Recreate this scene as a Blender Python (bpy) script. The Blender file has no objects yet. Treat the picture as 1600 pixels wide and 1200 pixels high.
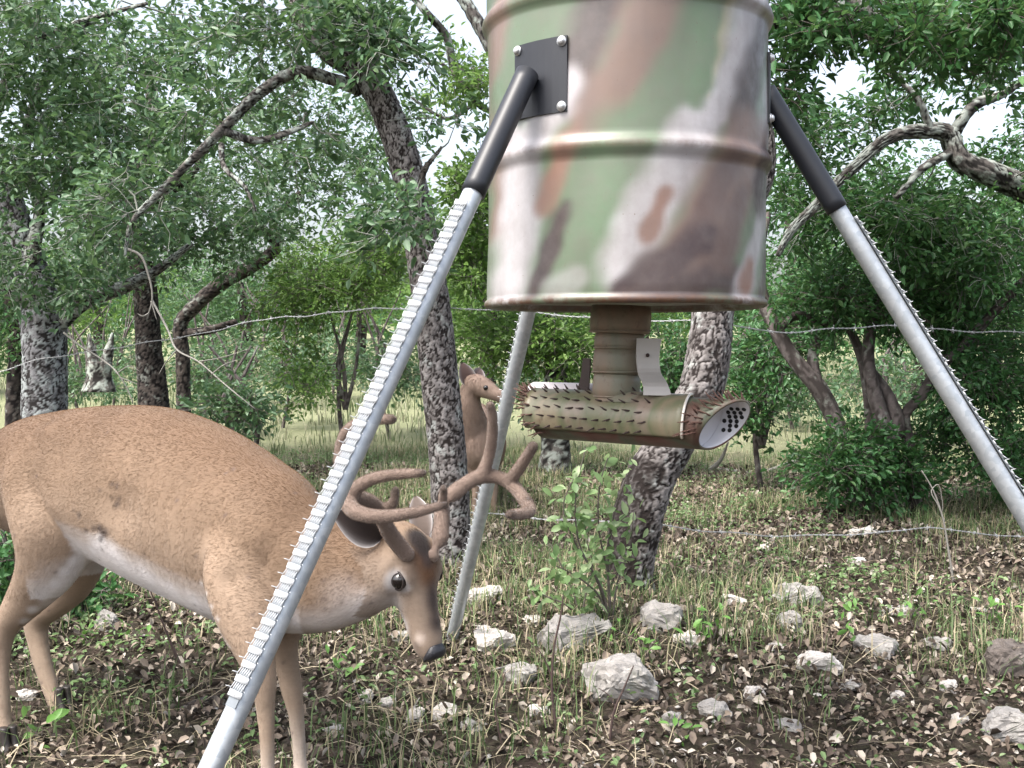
import bpy, bmesh, math, random
import numpy as np
from mathutils import Vector, Matrix, noise as mnoise

random.seed(7)
rng = np.random.default_rng(7)
sc = bpy.context.scene
C = sc.collection
R = math.radians

# ------------------------------------------------------------------ camera, sky, sun, exposure
FPX, HC, PITCH = 1716.0, 0.9, 0.033
cam_d = bpy.data.cameras.new('camera')
cam_d.sensor_width = 36.0
cam_d.lens = 36.0 * FPX / 1600.0
cam_d.clip_start, cam_d.clip_end = 0.05, 2000.0
cam = bpy.data.objects.new('camera', cam_d)
cam.location = (0, 0, HC)
cam.rotation_euler = (math.pi / 2 - PITCH, 0, 0)
C.objects.link(cam)
sc.camera = cam

SUN_EL, SUN_AZ = R(58), R(-48)          # azimuth from +Y towards +X: sun high, behind-left of the camera side
world = bpy.data.worlds.new('World')
sc.world = world
world.use_nodes = True
wn = world.node_tree
wn.nodes.clear()
sky = wn.nodes.new('ShaderNodeTexSky')
sky.sky_type = 'NISHITA'
sky.sun_disc = False
sky.sun_elevation = SUN_EL
sky.sun_rotation = R(228)
sky.air_density, sky.dust_density, sky.ozone_density = 1.0, 6.0, 1.0
hs = wn.nodes.new('ShaderNodeHueSaturation')
hs.inputs['Saturation'].default_value = 0.55
bg = wn.nodes.new('ShaderNodeBackground')
bg.inputs['Strength'].default_value = 0.15
wo = wn.nodes.new('ShaderNodeOutputWorld')
wn.links.new(sky.outputs[0], hs.inputs['Color'])
wn.links.new(hs.outputs[0], bg.inputs[0])
wn.links.new(bg.outputs[0], wo.inputs[0])

sun_d = bpy.data.lights.new('sun', 'SUN')
sun_d.energy = 1.2
sun_d.angle = R(24)
sun_d.color = (1.0, 0.96, 0.9)
sun = bpy.data.objects.new('sun', sun_d)
sdir = Vector((math.sin(R(228)) * math.cos(SUN_EL), math.cos(R(228)) * math.cos(SUN_EL), math.sin(SUN_EL)))
sun.rotation_euler = (-sdir).to_track_quat('-Z', 'Y').to_euler()
sun.location = sdir * 30
C.objects.link(sun)

sc.view_settings.view_transform = 'Standard'
sc.view_settings.look = 'None'
sc.view_settings.gamma = 1.0
sc.view_settings.exposure = 1.6
sc.cycles.max_bounces = 8
sc.cycles.diffuse_bounces = 4
sc.cycles.transmission_bounces = 6
sc.cycles.transparent_max_bounces = 8

# ------------------------------------------------------------------ helpers
cp, sp = math.cos(PITCH), math.sin(PITCH)


def P(px, py, d):
    """world point seen at photo pixel (px, py), d metres in front of the camera"""
    u = (px - 800) / FPX
    v = (600 - py) / FPX
    dy = cp + v * sp
    k = d / dy
    return np.array((u * k, d, HC + (-sp + v * cp) * k))


def zg(x, y):
    """height of the ground"""
    x = np.asarray(x, float); y = np.asarray(y, float)
    t = np.clip((y - 2.0) / 1.7, 0, 1)
    z = -0.12 + 0.12 * t * t * (3 - 2 * t)
    far = np.clip(y - 11, 0, 200)
    z = z + 0.028 * far
    z = z + 0.016 * np.sin(x * 2.3 + 1.0) * np.sin(y * 1.9 + .5) + 0.010 * np.sin(x * 5.1 + y * 3.3) + 0.006 * np.sin(x * 9.7 - y * 8.1)
    return z


def G(px, py):
    """ground point seen at a pixel"""
    lo, hi = 1.2, 60.0
    for _ in range(50):
        m = (lo + hi) / 2
        p = P(px, py, m)
        if p[2] > zg(p[0], p[1]): lo = m
        else: hi = m
    p = P(px, py, lo)
    p[2] = zg(p[0], p[1])
    return p


def nrm(v):
    v = np.asarray(v, float)
    return v / (np.linalg.norm(v, axis=-1, keepdims=True) + 1e-12)


def origin_of(parent):
    o = np.zeros(3)
    while parent is not None:
        o = o + np.array(parent.location)
        parent = parent.parent
    return o


def build(name, V, F, mat, parent=None, smooth=True, vattr=None, fattr=None, kind=None, org=None):
    """one mesh object from world-space vertices; F: list of faces or (n,3)/(n,4) array"""
    V = np.asarray(V, np.float64).reshape(-1, 3)
    base = origin_of(parent)
    loc = np.zeros(3)
    if parent is None and org is not None:
        loc = np.asarray(org, float)
    elif parent is not None and org is not None:
        loc = np.asarray(org, float) - base
    Vl = V - base - loc
    me = bpy.data.meshes.new(name)
    if isinstance(F, np.ndarray):
        n, k = F.shape
        me.vertices.add(len(Vl)); me.vertices.foreach_set('co', Vl.astype(np.float32).ravel())
        me.loops.add(n * k); me.loops.foreach_set('vertex_index', F.astype(np.int32).ravel())
        me.polygons.add(n)
        me.polygons.foreach_set('loop_start', np.arange(0, n * k, k, dtype=np.int32))
        me.update(calc_edges=True)
    else:
        me.from_pydata([tuple(v) for v in Vl], [], F)
    if smooth:
        me.polygons.foreach_set('use_smooth', np.ones(len(me.polygons), bool))
    for dom, at in (('POINT', vattr), ('FACE', fattr)):
        for k_, a in (at or {}).items():
            a = np.asarray(a, np.float32)
            if a.ndim == 1:
                me.attributes.new(k_, 'FLOAT', dom).data.foreach_set('value', a)
            else:
                if a.shape[1] == 3: a = np.concatenate([a, np.ones((len(a), 1), np.float32)], 1)
                me.attributes.new(k_, 'FLOAT_COLOR', dom).data.foreach_set('color', a.ravel())
    if mat is not None: me.materials.append(mat)
    o = bpy.data.objects.new(name, me)
    o.location = loc
    C.objects.link(o)
    if parent is not None: o.parent = parent
    if kind: o['kind'] = kind
    return o


def tag(o, label, cat, group=None):
    o['label'] = label; o['category'] = cat
    if group: o['group'] = group
    return o


def thing(name, label, cat, loc, group=None):
    o = bpy.data.objects.new(name, None)
    o.empty_display_size = 0.05
    o.location = tuple(loc)
    C.objects.link(o)
    return tag(o, label, cat, group)


def smoothpath(pts, rad, n):
    """Catmull-Rom resample of a path with radii"""
    p = np.asarray(pts, float); r = np.asarray(rad, float)
    d = np.concatenate([[0], np.cumsum(np.linalg.norm(np.diff(p, axis=0), axis=1) + 1e-9)])
    t = np.linspace(0, d[-1], n)
    m = np.gradient(p, d, axis=0) if len(p) > 2 else np.repeat((p[1:] - p[:-1]) / d[-1], 2, 0)
    i = np.clip(np.searchsorted(d, t, 'right') - 1, 0, len(p) - 2)
    h = (d[i + 1] - d[i])[:, None]
    s = ((t - d[i])[:, None]) / h
    out = (2 * s**3 - 3 * s**2 + 1) * p[i] + (s**3 - 2 * s**2 + s) * h * m[i] + (-2 * s**3 + 3 * s**2) * p[i + 1] + (s**3 - s**2) * h * m[i + 1]
    return out, np.interp(t, d, r), t


def frames(p):
    T = nrm(np.gradient(p, axis=0))
    a = np.array((0., 0, 1)) if abs(T[0][2]) < .9 else np.array((1., 0, 0))
    N = np.zeros_like(p)
    n = nrm(np.cross(np.cross(T[0], a), T[0]))
    for k in range(len(p)):
        n = n - T[k] * np.dot(n, T[k])
        n = n / (np.linalg.norm(n) + 1e-9)
        N[k] = n
    return T, N, np.cross(T, N)


def ringfaces(nr, ns, off=0, caps=True):
    k = np.arange(nr - 1)[:, None] * ns
    j = np.arange(ns)[None, :]
    j2 = (j + 1) % ns
    F = np.stack([k + j, k + j2, k + ns + j2, k + ns + j], -1).reshape(-1, 4) + off
    return F


class Acc:
    """collects tubes, boxes and the like for ONE mesh"""
    def __init__(s): s.V = []; s.F = []; s.n = 0; s.A = {}
    def add(s, V, F, **at):
        V = np.asarray(V, float)
        s.V.append(V)
        s.F += [tuple(int(i) + s.n for i in f) for f in F]
        s.n += len(V)
        for k, a in at.items(): s.A.setdefault(k, []).append(np.asarray(a, float))
        return s
    def tube(s, pts, rad, ns=8, n=None, caps=True):
        if np.isscalar(rad): rad = [rad] * len(pts)
        p, r, t = smoothpath(pts, rad, n or max(2, len(pts)))
        T, N, B = frames(p)
        a = np.linspace(0, 2 * np.pi, ns, endpoint=False)
        V = p[:, None] + r[:, None, None] * (np.cos(a)[None, :, None] * N[:, None] + np.sin(a)[None, :, None] * B[:, None])
        F = [tuple(f) for f in ringfaces(len(p), ns)]
        V = V.reshape(-1, 3)
        if caps:
            F.append(tuple(range(ns - 1, -1, -1)))
            F.append(tuple(range(len(V) - ns, len(V))))
        return s.add(V, F)
    def box(s, c, ax, ay, az):
        c, ax, ay, az = (np.asarray(q, float) for q in (c, ax, ay, az))
        V = [c + i * ax + j * ay + k * az for i in (-1, 1) for j in (-1, 1) for k in (-1, 1)]
        return s.add(V, [(0, 1, 3, 2), (4, 6, 7, 5), (0, 4, 5, 1), (2, 3, 7, 6), (0, 2, 6, 4), (1, 5, 7, 3)])
    def obj(s, name, mat, parent=None, smooth=True, **k):
        va = {q: np.concatenate(a) for q, a in s.A.items()} or None
        return build(name, np.concatenate(s.V), s.F, mat, parent, smooth, vattr=va, **k)


# ------------------------------------------------------------------ materials
def newmat(name):
    m = bpy.data.materials.new(name); m.use_nodes = True
    nt = m.node_tree
    b = nt.nodes['Principled BSDF']
    return m, nt, b


def nd(nt, t, **k):
    n = nt.nodes.new(t)
    for a, v in k.items(): setattr(n, a, v)
    return n


def mixc(nt, fac, a, b, mode='MIX'):
    n = nd(nt, 'ShaderNodeMix', data_type='RGBA', blend_type=mode)
    for sock, v in ((n.inputs[0], fac), (n.inputs[6], a), (n.inputs[7], b)):
        if hasattr(v, 'is_output'): nt.links.new(v, sock)
        elif isinstance(v, (int, float)): sock.default_value = v
        else: sock.default_value = (*v, 1) if len(v) == 3 else v
    return n.outputs[2]


def ramp(nt, src, stops, interp='LINEAR'):
    n = nd(nt, 'ShaderNodeValToRGB')
    n.color_ramp.interpolation = interp
    els = n.color_ramp.elements
    while len(els) < len(stops): els.new(0.5)
    for e, (p, c) in zip(els, stops):
        e.position = p
        e.color = (c, c, c, 1) if isinstance(c, (int, float)) else (*c, 1)
    nt.links.new(src, n.inputs[0])
    return n.outputs[0]


def tex(nt, scale, detail=4, rough=.55, vec=None, stretch=None, dist=0.):
    n = nd(nt, 'ShaderNodeTexNoise')
    n.inputs['Scale'].default_value = scale
    n.inputs['Detail'].default_value = detail
    n.inputs['Roughness'].default_value = rough
    n.inputs['Distortion'].default_value = dist
    v = vec or coords(nt)
    if stretch:
        mp = nd(nt, 'ShaderNodeMapping'); mp.inputs['Scale'].default_value = stretch
        nt.links.new(v, mp.inputs[0]); v = mp.outputs[0]
    nt.links.new(v, n.inputs['Vector'])
    return n.outputs['Fac']


def coords(nt):
    return nd(nt, 'ShaderNodeTexCoord').outputs['Object']


def attr(nt, name, out='Fac'):
    n = nd(nt, 'ShaderNodeAttribute'); n.attribute_name = name
    return n.outputs[out]


def bump(nt, b, h, strength=.4, dist=.01):
    n = nd(nt, 'ShaderNodeBump')
    n.inputs['Strength'].default_value = strength
    n.inputs['Distance'].default_value = dist
    nt.links.new(h, n.inputs['Height'])
    nt.links.new(n.outputs[0], b.inputs['Normal'])


def m_plain(name, col, rough=.6, metal=0., var=.25, scale=30, bmp=.0, spec=.5):
    m, nt, b = newmat(name)
    f = tex(nt, scale, 5)
    c = mixc(nt, f, tuple(x * (1 - var) for x in col), tuple(min(1, x * (1 + var)) for x in col))
    nt.links.new(c, b.inputs['Base Color'])
    b.inputs['Roughness'].default_value = rough
    b.inputs['Metallic'].default_value = metal
    b.inputs['Specular IOR Level'].default_value = spec
    if bmp: bump(nt, b, f, bmp, .003)
    return m


def m_leaf(name, dark, light, pale, rough=.45, trans=.35):
    m, nt, b = newmat(name)
    r = attr(nt, 'rnd')
    c = ramp(nt, r, [(0, dark), (.55, light), (.86, light), (1, pale)])
    big = tex(nt, 1.3, 3)
    c = mixc(nt, ramp(nt, big, [(.35, 0.), (.65, 1.)]), c, mixc(nt, .5, c, light))
    nt.links.new(c, b.inputs['Base Color'])
    b.inputs['Roughness'].default_value = rough
    b.inputs['Specular IOR Level'].default_value = .5
    tr = nd(nt, 'ShaderNodeBsdfTranslucent')
    nt.links.new(mixc(nt, .4, c, (.24, .38, .12), 'MIX'), tr.inputs[0])
    mx = nd(nt, 'ShaderNodeMixShader'); mx.inputs[0].default_value = trans
    nt.links.new(b.outputs[0], mx.inputs[1]); nt.links.new(tr.outputs[0], mx.inputs[2])
    nt.links.new(mx.outputs[0], nt.nodes['Material Output'].inputs[0])
    return m


def m_bark(name, crack, plate_d, plate_l, lichen=(.30, .34, .27), amount=.5):
    m, nt, b = newmat(name)
    h = attr(nt, 'bark'); cell = attr(nt, 'cell')
    plate = mixc(nt, cell, plate_d, plate_l)
    fine = tex(nt, 90, 5, .65)
    plate = mixc(nt, ramp(nt, fine, [(.3, .0), (.7, .55)]), plate, plate_d)
    li = tex(nt, 14, 5, .65)
    lm = ramp(nt, li, [(.62 - .3 * amount, 0.), (.72 - .3 * amount, 1.)])
    plate = mixc(nt, lm, plate, lichen)
    c = mixc(nt, ramp(nt, h, [(.12, 0.), (.55, 1.)]), crack, plate)
    nt.links.new(c, b.inputs['Base Color'])
    b.inputs['Roughness'].default_value = .9
    b.inputs['Specular IOR Level'].default_value = .2
    bump(nt, b, fine, .6, .004)
    return m


LEAF_GREY = m_leaf('oak_leaf_greyish', (.018, .052, .024), (.080, .165, .076), (.31, .42, .29))
LEAF_DEEP = m_leaf('oak_leaf_deep_green', (.010, .045, .014), (.050, .155, .045), (.17, .30, .12))
LEAF_BRIGHT = m_leaf('leaf_yellow_green', (.03, .085, .015), (.11, .21, .04), (.26, .38, .1), trans=.45)
LEAF_SAP = m_leaf('sapling_leaf', (.09, .17, .06), (.19, .29, .12), (.42, .5, .3), trans=.4)
BARK_A = m_bark('bark_pale_blocky', (.018, .014, .013), (.095, .085, .082), (.30, .28, .275), (.30, .31, .30), .3)
BARK_C = m_bark('bark_lichen_grey', (.025, .022, .022), (.11, .108, .11), (.30, .30, .315), (.31, .335, .335), .5)
BARK_D = m_bark('bark_dark', (.012, .010, .010), (.05, .042, .038), (.12, .10, .09), (.22, .23, .21), .25)
BARK_L = m_bark('bark_lichen_limb', (.02, .018, .017), (.08, .07, .065), (.2, .19, .175), (.33, .36, .33), .55)
BARK_S = m_bark('bark_smooth_greybrown', (.06, .05, .047), (.10, .085, .08), (.20, .17, .165), (.26, .27, .24), .3)
TWIG = m_plain('twig_grey_brown', (.10, .085, .075), .85, var=.4, scale=20)
LTWIG = m_plain('lichened_twig', (.19, .20, .175), .9, var=.5, scale=15)
TWIG_PALE = m_plain('dead_twig_pale', (.21, .20, .18), .85, var=.35, scale=25)

# ------------------------------------------------------------------ ground
def grid_axis(a, b, fine0, fine1, fs, grow=1.12):
    out = list(np.arange(fine0, fine1 + 1e-6, fs))
    s = fs; x = out[-1]
    while x < b: s *= grow; x += s; out.append(x)
    s = fs; x = out[0]
    while x > a: s *= grow; x -= s; out.insert(0, x)
    return np.array(out)


gx = grid_axis(-220, 220, -4, 4, .05)
gy = grid_axis(-60, 420, 1.2, 9, .05)
X, Y = np.meshgrid(gx, gy)
Z = zg(X, Y) + .012 * (np.sin(X * 31 + Y * 17) * np.sin(Y * 27 - X * 11)) * (np.abs(X) < 5) * (Y < 10) * (Y > 1)
nx, ny = len(gx), len(gy)
i, j = np.meshgrid(np.arange(nx - 1), np.arange(ny - 1))
q = (j * nx + i).ravel()
GF = np.stack([q, q + 1, q + nx + 1, q + nx], -1)
m, nt, b = newmat('woodland_ground')
tc = coords(nt)
n1 = tex(nt, 3.0, 6, .6, tc)
n2 = tex(nt, 38, 6, .7, tc)
n3 = tex(nt, .55, 4, .6, tc)
vor = nd(nt, 'ShaderNodeTexVoronoi'); vor.inputs['Scale'].default_value = 34
nt.links.new(tc, vor.inputs['Vector'])
litter = ramp(nt, vor.outputs['Color'], [(0, (.022, .016, .013)), (.4, (.05, .036, .03)), (.75, (.10, .074, .06)), (1, (.16, .13, .11))])
soil = mixc(nt, n2, (.008, .0065, .006), (.036, .027, .023))
c = mixc(nt, ramp(nt, n1, [(.38, 0.), (.6, 1.)]), soil, litter)
c = mixc(nt, ramp(nt, n2, [(.4, 0.), (.7, .5)]), c, (.05, .06, .028))
sep = nd(nt, 'ShaderNodeSeparateXYZ'); nt.links.new(tc, sep.inputs[0])
mr = nd(nt, 'ShaderNodeMapRange'); mr.inputs[1].default_value = 5.5; mr.inputs[2].default_value = 12.0
ad = nd(nt, 'ShaderNodeMath', operation='MULTIPLY_ADD'); ad.inputs[1].default_value = 5.0
nt.links.new(n3, ad.inputs[0]); nt.links.new(sep.outputs[1], ad.inputs[2])
sb = nd(nt, 'ShaderNodeMath', operation='SUBTRACT'); sb.inputs[1].default_value = 2.5
nt.links.new(ad.outputs[0], sb.inputs[0]); nt.links.new(sb.outputs[0], mr.inputs[0])
meadow = mixc(nt, n1, (.17, .185, .10), (.29, .28, .19))
meadow = mixc(nt, ramp(nt, n2, [(.35, .0), (.7, .6)]), meadow, (.15, .19, .07))
c = mixc(nt, mr.outputs[0], c, meadow)
nt.links.new(c, b.inputs['Base Color'])
b.inputs['Roughness'].default_value = .95
b.inputs['Specular IOR Level'].default_value = .15
bump(nt, b, n2, .8, .02)
GROUND = m
ground = build('ground', np.stack([X, Y, Z], -1).reshape(-1, 3), GF, GROUND, kind='structure')

# ------------------------------------------------------------------ leaf clouds
def leaf_mesh(cen, size, ratio=.42, up=.5, dirs=None, fold=.25, curl=.15):
    """N leaves, each two quads folded on the midrib"""
    n = len(cen)
    size = np.broadcast_to(size, (n,))[:, None]
    nor = rng.normal(size=(n, 3)); nor[:, 2] = np.abs(nor[:, 2]) * 1.0 + up; nor = nrm(nor)
    d = rng.normal(size=(n, 3)) if dirs is None else np.asarray(dirs, float) + rng.normal(size=(n, 3)) * .45
    d = nrm(d - nor * (d * nor).sum(1, keepdims=True))
    s = np.cross(nor, d)
    w = size * ratio * rng.uniform(.8, 1.2, (n, 1)) * .5
    l = size
    f = nor * w * fold * 2
    base = cen
    tip = cen + d * l - nor * l * curl
    l1 = cen + d * l * .32 + s * w + f; r1 = cen + d * l * .32 - s * w + f
    l2 = cen + d * l * .72 + s * w * .85 + f - nor * l * curl * .4; r2 = cen + d * l * .72 - s * w * .85 + f - nor * l * curl * .4
    V = np.stack([base, l1, l2, tip, r2, r1], 1).reshape(-1, 3)
    k = np.arange(n)[:, None] * 6
    F = np.concatenate([k + np.array([0, 1, 2, 3]), k + np.array([0, 3, 4, 5])], 1).reshape(-1, 4)
    rn = np.repeat(rng.random(n), 2)
    return V, F, rn


# ------------------------------------------------------------------ bark tubes
JIT = rng.random((97, 131, 3))


def voro(gx_, gy_, nu):
    """F2-F1 and a cell value on a wrapped jittered grid"""
    ix = np.floor(gx_).astype(int); iy = np.floor(gy_).astype(int)
    f1 = np.full(gx_.shape, 9.); f2 = np.full(gx_.shape, 9.); cv = np.zeros(gx_.shape)
    for a in (-1, 0, 1):
        for b_ in (-1, 0, 1):
            cx = ix + a; cy = iy + b_
            Jt = JIT[(cx % nu) % 97, cy % 131]
            dx = cx + .15 + .7 * Jt[..., 0] - gx_; dy = cy + .15 + .7 * Jt[..., 1] - gy_
            dd = np.sqrt(dx * dx + dy * dy)
            near = dd < f1
            f2 = np.where(near, f1, np.minimum(f2, dd))
            cv = np.where(near, Jt[..., 2], cv)
            f1 = np.where(near, dd, f1)
    return f2 - f1, cv


def vnoise(x, y, per, ch_):
    """smooth value noise, -1..1, wrapping in x"""
    ix = np.floor(x).astype(int); iy = np.floor(y).astype(int)
    fx = x - ix; fy = y - iy
    fx = fx * fx * (3 - 2 * fx); fy = fy * fy * (3 - 2 * fy)
    g = lambda a, b_: JIT[((ix + a) % per) % 97, (iy + b_) % 131, ch_]
    return ((g(0, 0) * (1 - fx) + g(1, 0) * fx) * (1 - fy) + (g(0, 1) * (1 - fx) + g(1, 1) * fx) * fy) * 2 - 1


def bark_tube(acc, pts, rad, res=.01, cw=.022, ch=.05, amp=.009, wob=.08, flare=0.):
    L = np.linalg.norm(np.diff(np.asarray(pts), axis=0), axis=1).sum()
    n = max(6, int(L / res))
    p, r, t = smoothpath(pts, rad, n)
    rm = float(np.mean(r))
    ns = int(np.clip(2 * math.pi * rm / res, 8, 150))
    T, N, B = frames(p)
    a = np.linspace(0, 2 * np.pi, ns, endpoint=False)
    nu = max(3, int(round(2 * math.pi * rm / cw)))
    A, Tt = np.meshgrid(a, t)
    ph = random.uniform(0, 50)
    gxx = A / (2 * np.pi) * nu + .35 * np.sin(Tt / ch * 1.3 + ph) + .2 * np.sin(Tt / ch * 3.1 + A * 3)
    gyy = Tt / ch + ph + .5 * np.sin(A * 2 + ph)
    wx_ = .8 * vnoise(gxx * .5, gyy * .6, max(2, nu // 2), 0); 
    n1 = vnoise(gxx + wx_, gyy * .55 + .4 * vnoise(gxx, gyy, nu, 1), nu, 2) * .7 + .5 * vnoise(gxx * 2 + wx_, gyy * 1.3 + 11, nu * 2, 1)
    n2 = vnoise(gxx * .9 + 3, gyy * 1.7 + wx_, max(2, int(nu * .9)), 0) * .7 + .4 * vnoise(gxx * 2 + 9, gyy * 3.1, nu * 2, 2)
    n3 = vnoise(gxx * 3, gyy * 3.3 + 5, nu * 3, 1)
    h1 = np.clip((np.abs(n1) - .05) / .26, 0, 1); h2 = np.clip((np.abs(n2) - .02) / .16, 0, 1)
    h = h1 * (.4 + .6 * h2) * (.78 + .22 * n3)
    h = np.clip(h * (.75 + .25 * np.random.default_rng(5).random(h1.shape)), 0, 1)
    cv = np.clip(.5 + .55 * vnoise(gxx * .7 + 5, gyy * .8, max(2, int(nu * .7)), 2) + .35 * n3, 0, 1)
    big = wob * (np.sin(A * 2 + Tt * 3.1 + ph) + .6 * np.sin(A * 3 - Tt * 5.3 + ph * 2) + .5 * np.sin(A + Tt * 9 + ph))
    rr = r[:, None] * (1 + big * .5) + (h - .5) * amp
    if flare: rr = rr * (1 + flare * np.exp(-Tt / .12) * (1 + .3 * np.sin(A * 4 + ph)))
    V = p[:, None] + rr[..., None] * (np.cos(A)[..., None] * N[:, None] + np.sin(A)[..., None] * B[:, None])
    V = V.reshape(-1, 3)
    F = [tuple(f) for f in ringfaces(n, ns)] + [tuple(range(ns - 1, -1, -1)), tuple(range(len(V) - ns, len(V)))]
    acc.add(V, F, bark=h.ravel(), cell=cv.ravel())
    return p, r


def tree(name, label, bark, trunk, limbs, crowns, leafmat, leaf=.045, ratio=.42, res=.012, cw=.022, ch=.05, amp=.009, flare=.35,
         per=70, spread=.13, cat='tree', group=None, limb_bark=None, twigmat=None, density=1.0, extra=None):
    """trunk: [(px,py,depth,radius)...] from the base up; limbs likewise; crowns: (px,py,rx,ry,depth,rdepth,clusters)"""
    base = P(*trunk[0][:3]); base[2] = zg(base[0], base[1])
    t = thing(name, label, cat, base, group)
    tp = [P(*q[:3]) for q in trunk]; tr = [q[3] for q in trunk]
    tp[0] = base - np.array((0, 0, .06))
    acc = Acc()
    sk, skr = [], []
    p, r = bark_tube(acc, tp, tr, res, cw, ch, amp, flare=flare)
    sk.append(p); skr.append(r)
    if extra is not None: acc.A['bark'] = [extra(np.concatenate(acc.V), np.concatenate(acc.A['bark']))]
    acc.obj('trunk', bark, t)
    for lm in limbs:
        a2 = Acc()
        p, r = bark_tube(a2, [P(*q[:3]) for q in lm], [q[3] for q in lm], res * 1.2, cw * .9, ch * .7, amp * .6, wob=.2)
        sk.append(p); skr.append(r)
        a2.obj('limb', limb_bark or bark, t)
    S = np.concatenate(sk); SR = np.concatenate(skr)
    if crowns:
        tw = Acc(); LV = []; LD = []
        pts = []
        for (px, py, rx, ry, d, rd, nc) in crowns:
            for _ in range(max(1, int(nc * density))):
                u = nrm(rng.normal(size=3)) * rng.random() ** (1 / 2.4)
                pts.append(P(px + u[0] * rx, py + u[2] * ry, d + u[1] * rd))
        pts = np.array(pts)
        dm = np.array([np.min(np.linalg.norm(S - q_, axis=1)) for q_ in pts])
        SS, SSR = S.copy(), SR.copy()
        if True:
            for c_ in pts[np.argsort(dm)]:
                dist = np.linalg.norm(SS - c_, axis=1)
                k = int(np.argmin(dist + rng.random(len(SS)) * .12))
                root = SS[k]; dk = dist[k]
                if dk > .03:
                    side_ = rng.normal(size=3) * .13 * dk
                    mid = root + (c_ - root) * .35 + side_; mid2 = root + (c_ - root) * .7 + side_ * .8 + rng.normal(size=3) * .06 * dk
                    r0 = max(.0022, min(SSR[k] * .7, .003 + .009 * dk))
                    pp, pr, _ = smoothpath([root, mid, mid2, c_], [r0, r0 * .8, r0 * .6, max(.0016, r0 * .4)], 7)
                    tw.tube(pp, pr, 4, 7, caps=False)
                    SS = np.concatenate([SS, pp[2:]]); SSR = np.concatenate([SSR, pr[2:]])
                # twiglets fanning out of the cluster centre, leaves along them
                nt_ = 5
                out = nrm(c_ - root) if dk > .03 else np.array((0, 0, 1.))
                for q_ in range(nt_):
                    dirv = nrm(out * .7 + rng.normal(size=3) * .8)
                    ln = spread * rng.uniform(.7, 1.5)
                    e_ = c_ + dirv * ln + np.array((0, 0, -.02))
                    tw.tube([c_, (c_ + e_) / 2 + rng.normal(size=3) * .012, e_], [.0022, .0018, .001], 3, 3, caps=False)
                    m_ = int(per / nt_ * rng.uniform(.6, 1.4))
                    s_ = rng.uniform(.1, 1.05, m_)[:, None]
                    LV.append(c_ + (e_ - c_) * s_ + rng.normal(size=(m_, 3)) * spread * .22)
                    LD.append(np.repeat(dirv[None], m_, 0))
        if tw.n: tw.obj('twigs', twigmat or TWIG, t, kind='stuff')
        cen = np.concatenate(LV); dr = np.concatenate(LD)
        V, F, rn = leaf_mesh(cen, leaf * rng.uniform(.6, 1.25, len(cen)), ratio, .35, dr)
        build('crown', V, F, leafmat, t, smooth=False, fattr={'rnd': rn}, kind='stuff')
    return t, S


TREES = {}
# A: leaning oak in the middle, arching limb to the left
TREES['A'] = tree('oak_tree', 'leaning oak with pale blocky bark and a limb arching left, behind the buck', BARK_A,
    [(702, 905, 4.45, .088), (704, 800, 4.45, .08), (697, 680, 4.47, .078), (684, 560, 4.5, .076), (668, 440, 4.52, .072), (645, 300, 4.55, .066),
     (610, 190, 4.6, .064), (570, 115, 4.62, .062), (510, 75, 4.65, .05), (472, 30, 4.7, .045), (455, -60, 4.8, .04), (430, -200, 4.9, .03)],
    [[(560, 140, 4.62, .03), (520, 125, 4.5, .024), (465, 112, 4.4, .022), (405, 145, 4.35, .022), (350, 200, 4.3, .02), (300, 250, 4.3, .018), (245, 305, 4.3, .015), (205, 350, 4.3, .011), (195, 400, 4.3, .006)],
     [(350, 205, 4.3, .016), (400, 220, 4.35, .014), (455, 205, 4.4, .012), (490, 190, 4.45, .006)],
     [(345, 225, 4.3, .012), (350, 260, 4.25, .010), (385, 295, 4.2, .008), (400, 330, 4.2, .004)],
     [(575, 105, 4.62, .03), (590, 40, 4.55, .025), (600, -60, 4.5, .02)],
     [(655, 330, 4.5, .018), (662, 270, 4.4, .012), (690, 230, 4.3, .006)]],
    [(500, 30, 130, 60, 4.6, .6, 60), (390, 60, 120, 40, 4.6, .5, 26), (590, 60, 60, 40, 4.3, .3, 26), (300, 160, 110, 50, 4.45, .3, 18), (190, 300, 90, 60, 4.35, .3, 22),
     (620, 350, 70, 40, 4.1, .25, 26), (440, 200, 90, 60, 4.5, .4, 18), (430, -120, 260, 100, 4.8, .9, 50), (700, 190, 35, 30, 4.3, .2, 4)],
    LEAF_GREY, res=.0052, per=48, density=.6, twigmat=LTWIG, cw=.0125, ch=.021, amp=.006, limb_bark=BARK_L)
# B: oak right behind the feeder; bark colour darkened, with a ragged edge, on the left of its foot
def darken_b(V_, h):
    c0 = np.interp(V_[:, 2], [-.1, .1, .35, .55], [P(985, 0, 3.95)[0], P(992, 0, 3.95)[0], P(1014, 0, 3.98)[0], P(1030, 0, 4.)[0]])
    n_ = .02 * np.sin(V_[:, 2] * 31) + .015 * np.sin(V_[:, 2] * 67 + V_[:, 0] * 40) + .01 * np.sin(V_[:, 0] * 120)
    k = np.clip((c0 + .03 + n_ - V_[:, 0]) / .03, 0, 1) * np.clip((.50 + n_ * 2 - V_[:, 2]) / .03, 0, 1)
    return h * (1 - .68 * k)


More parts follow.
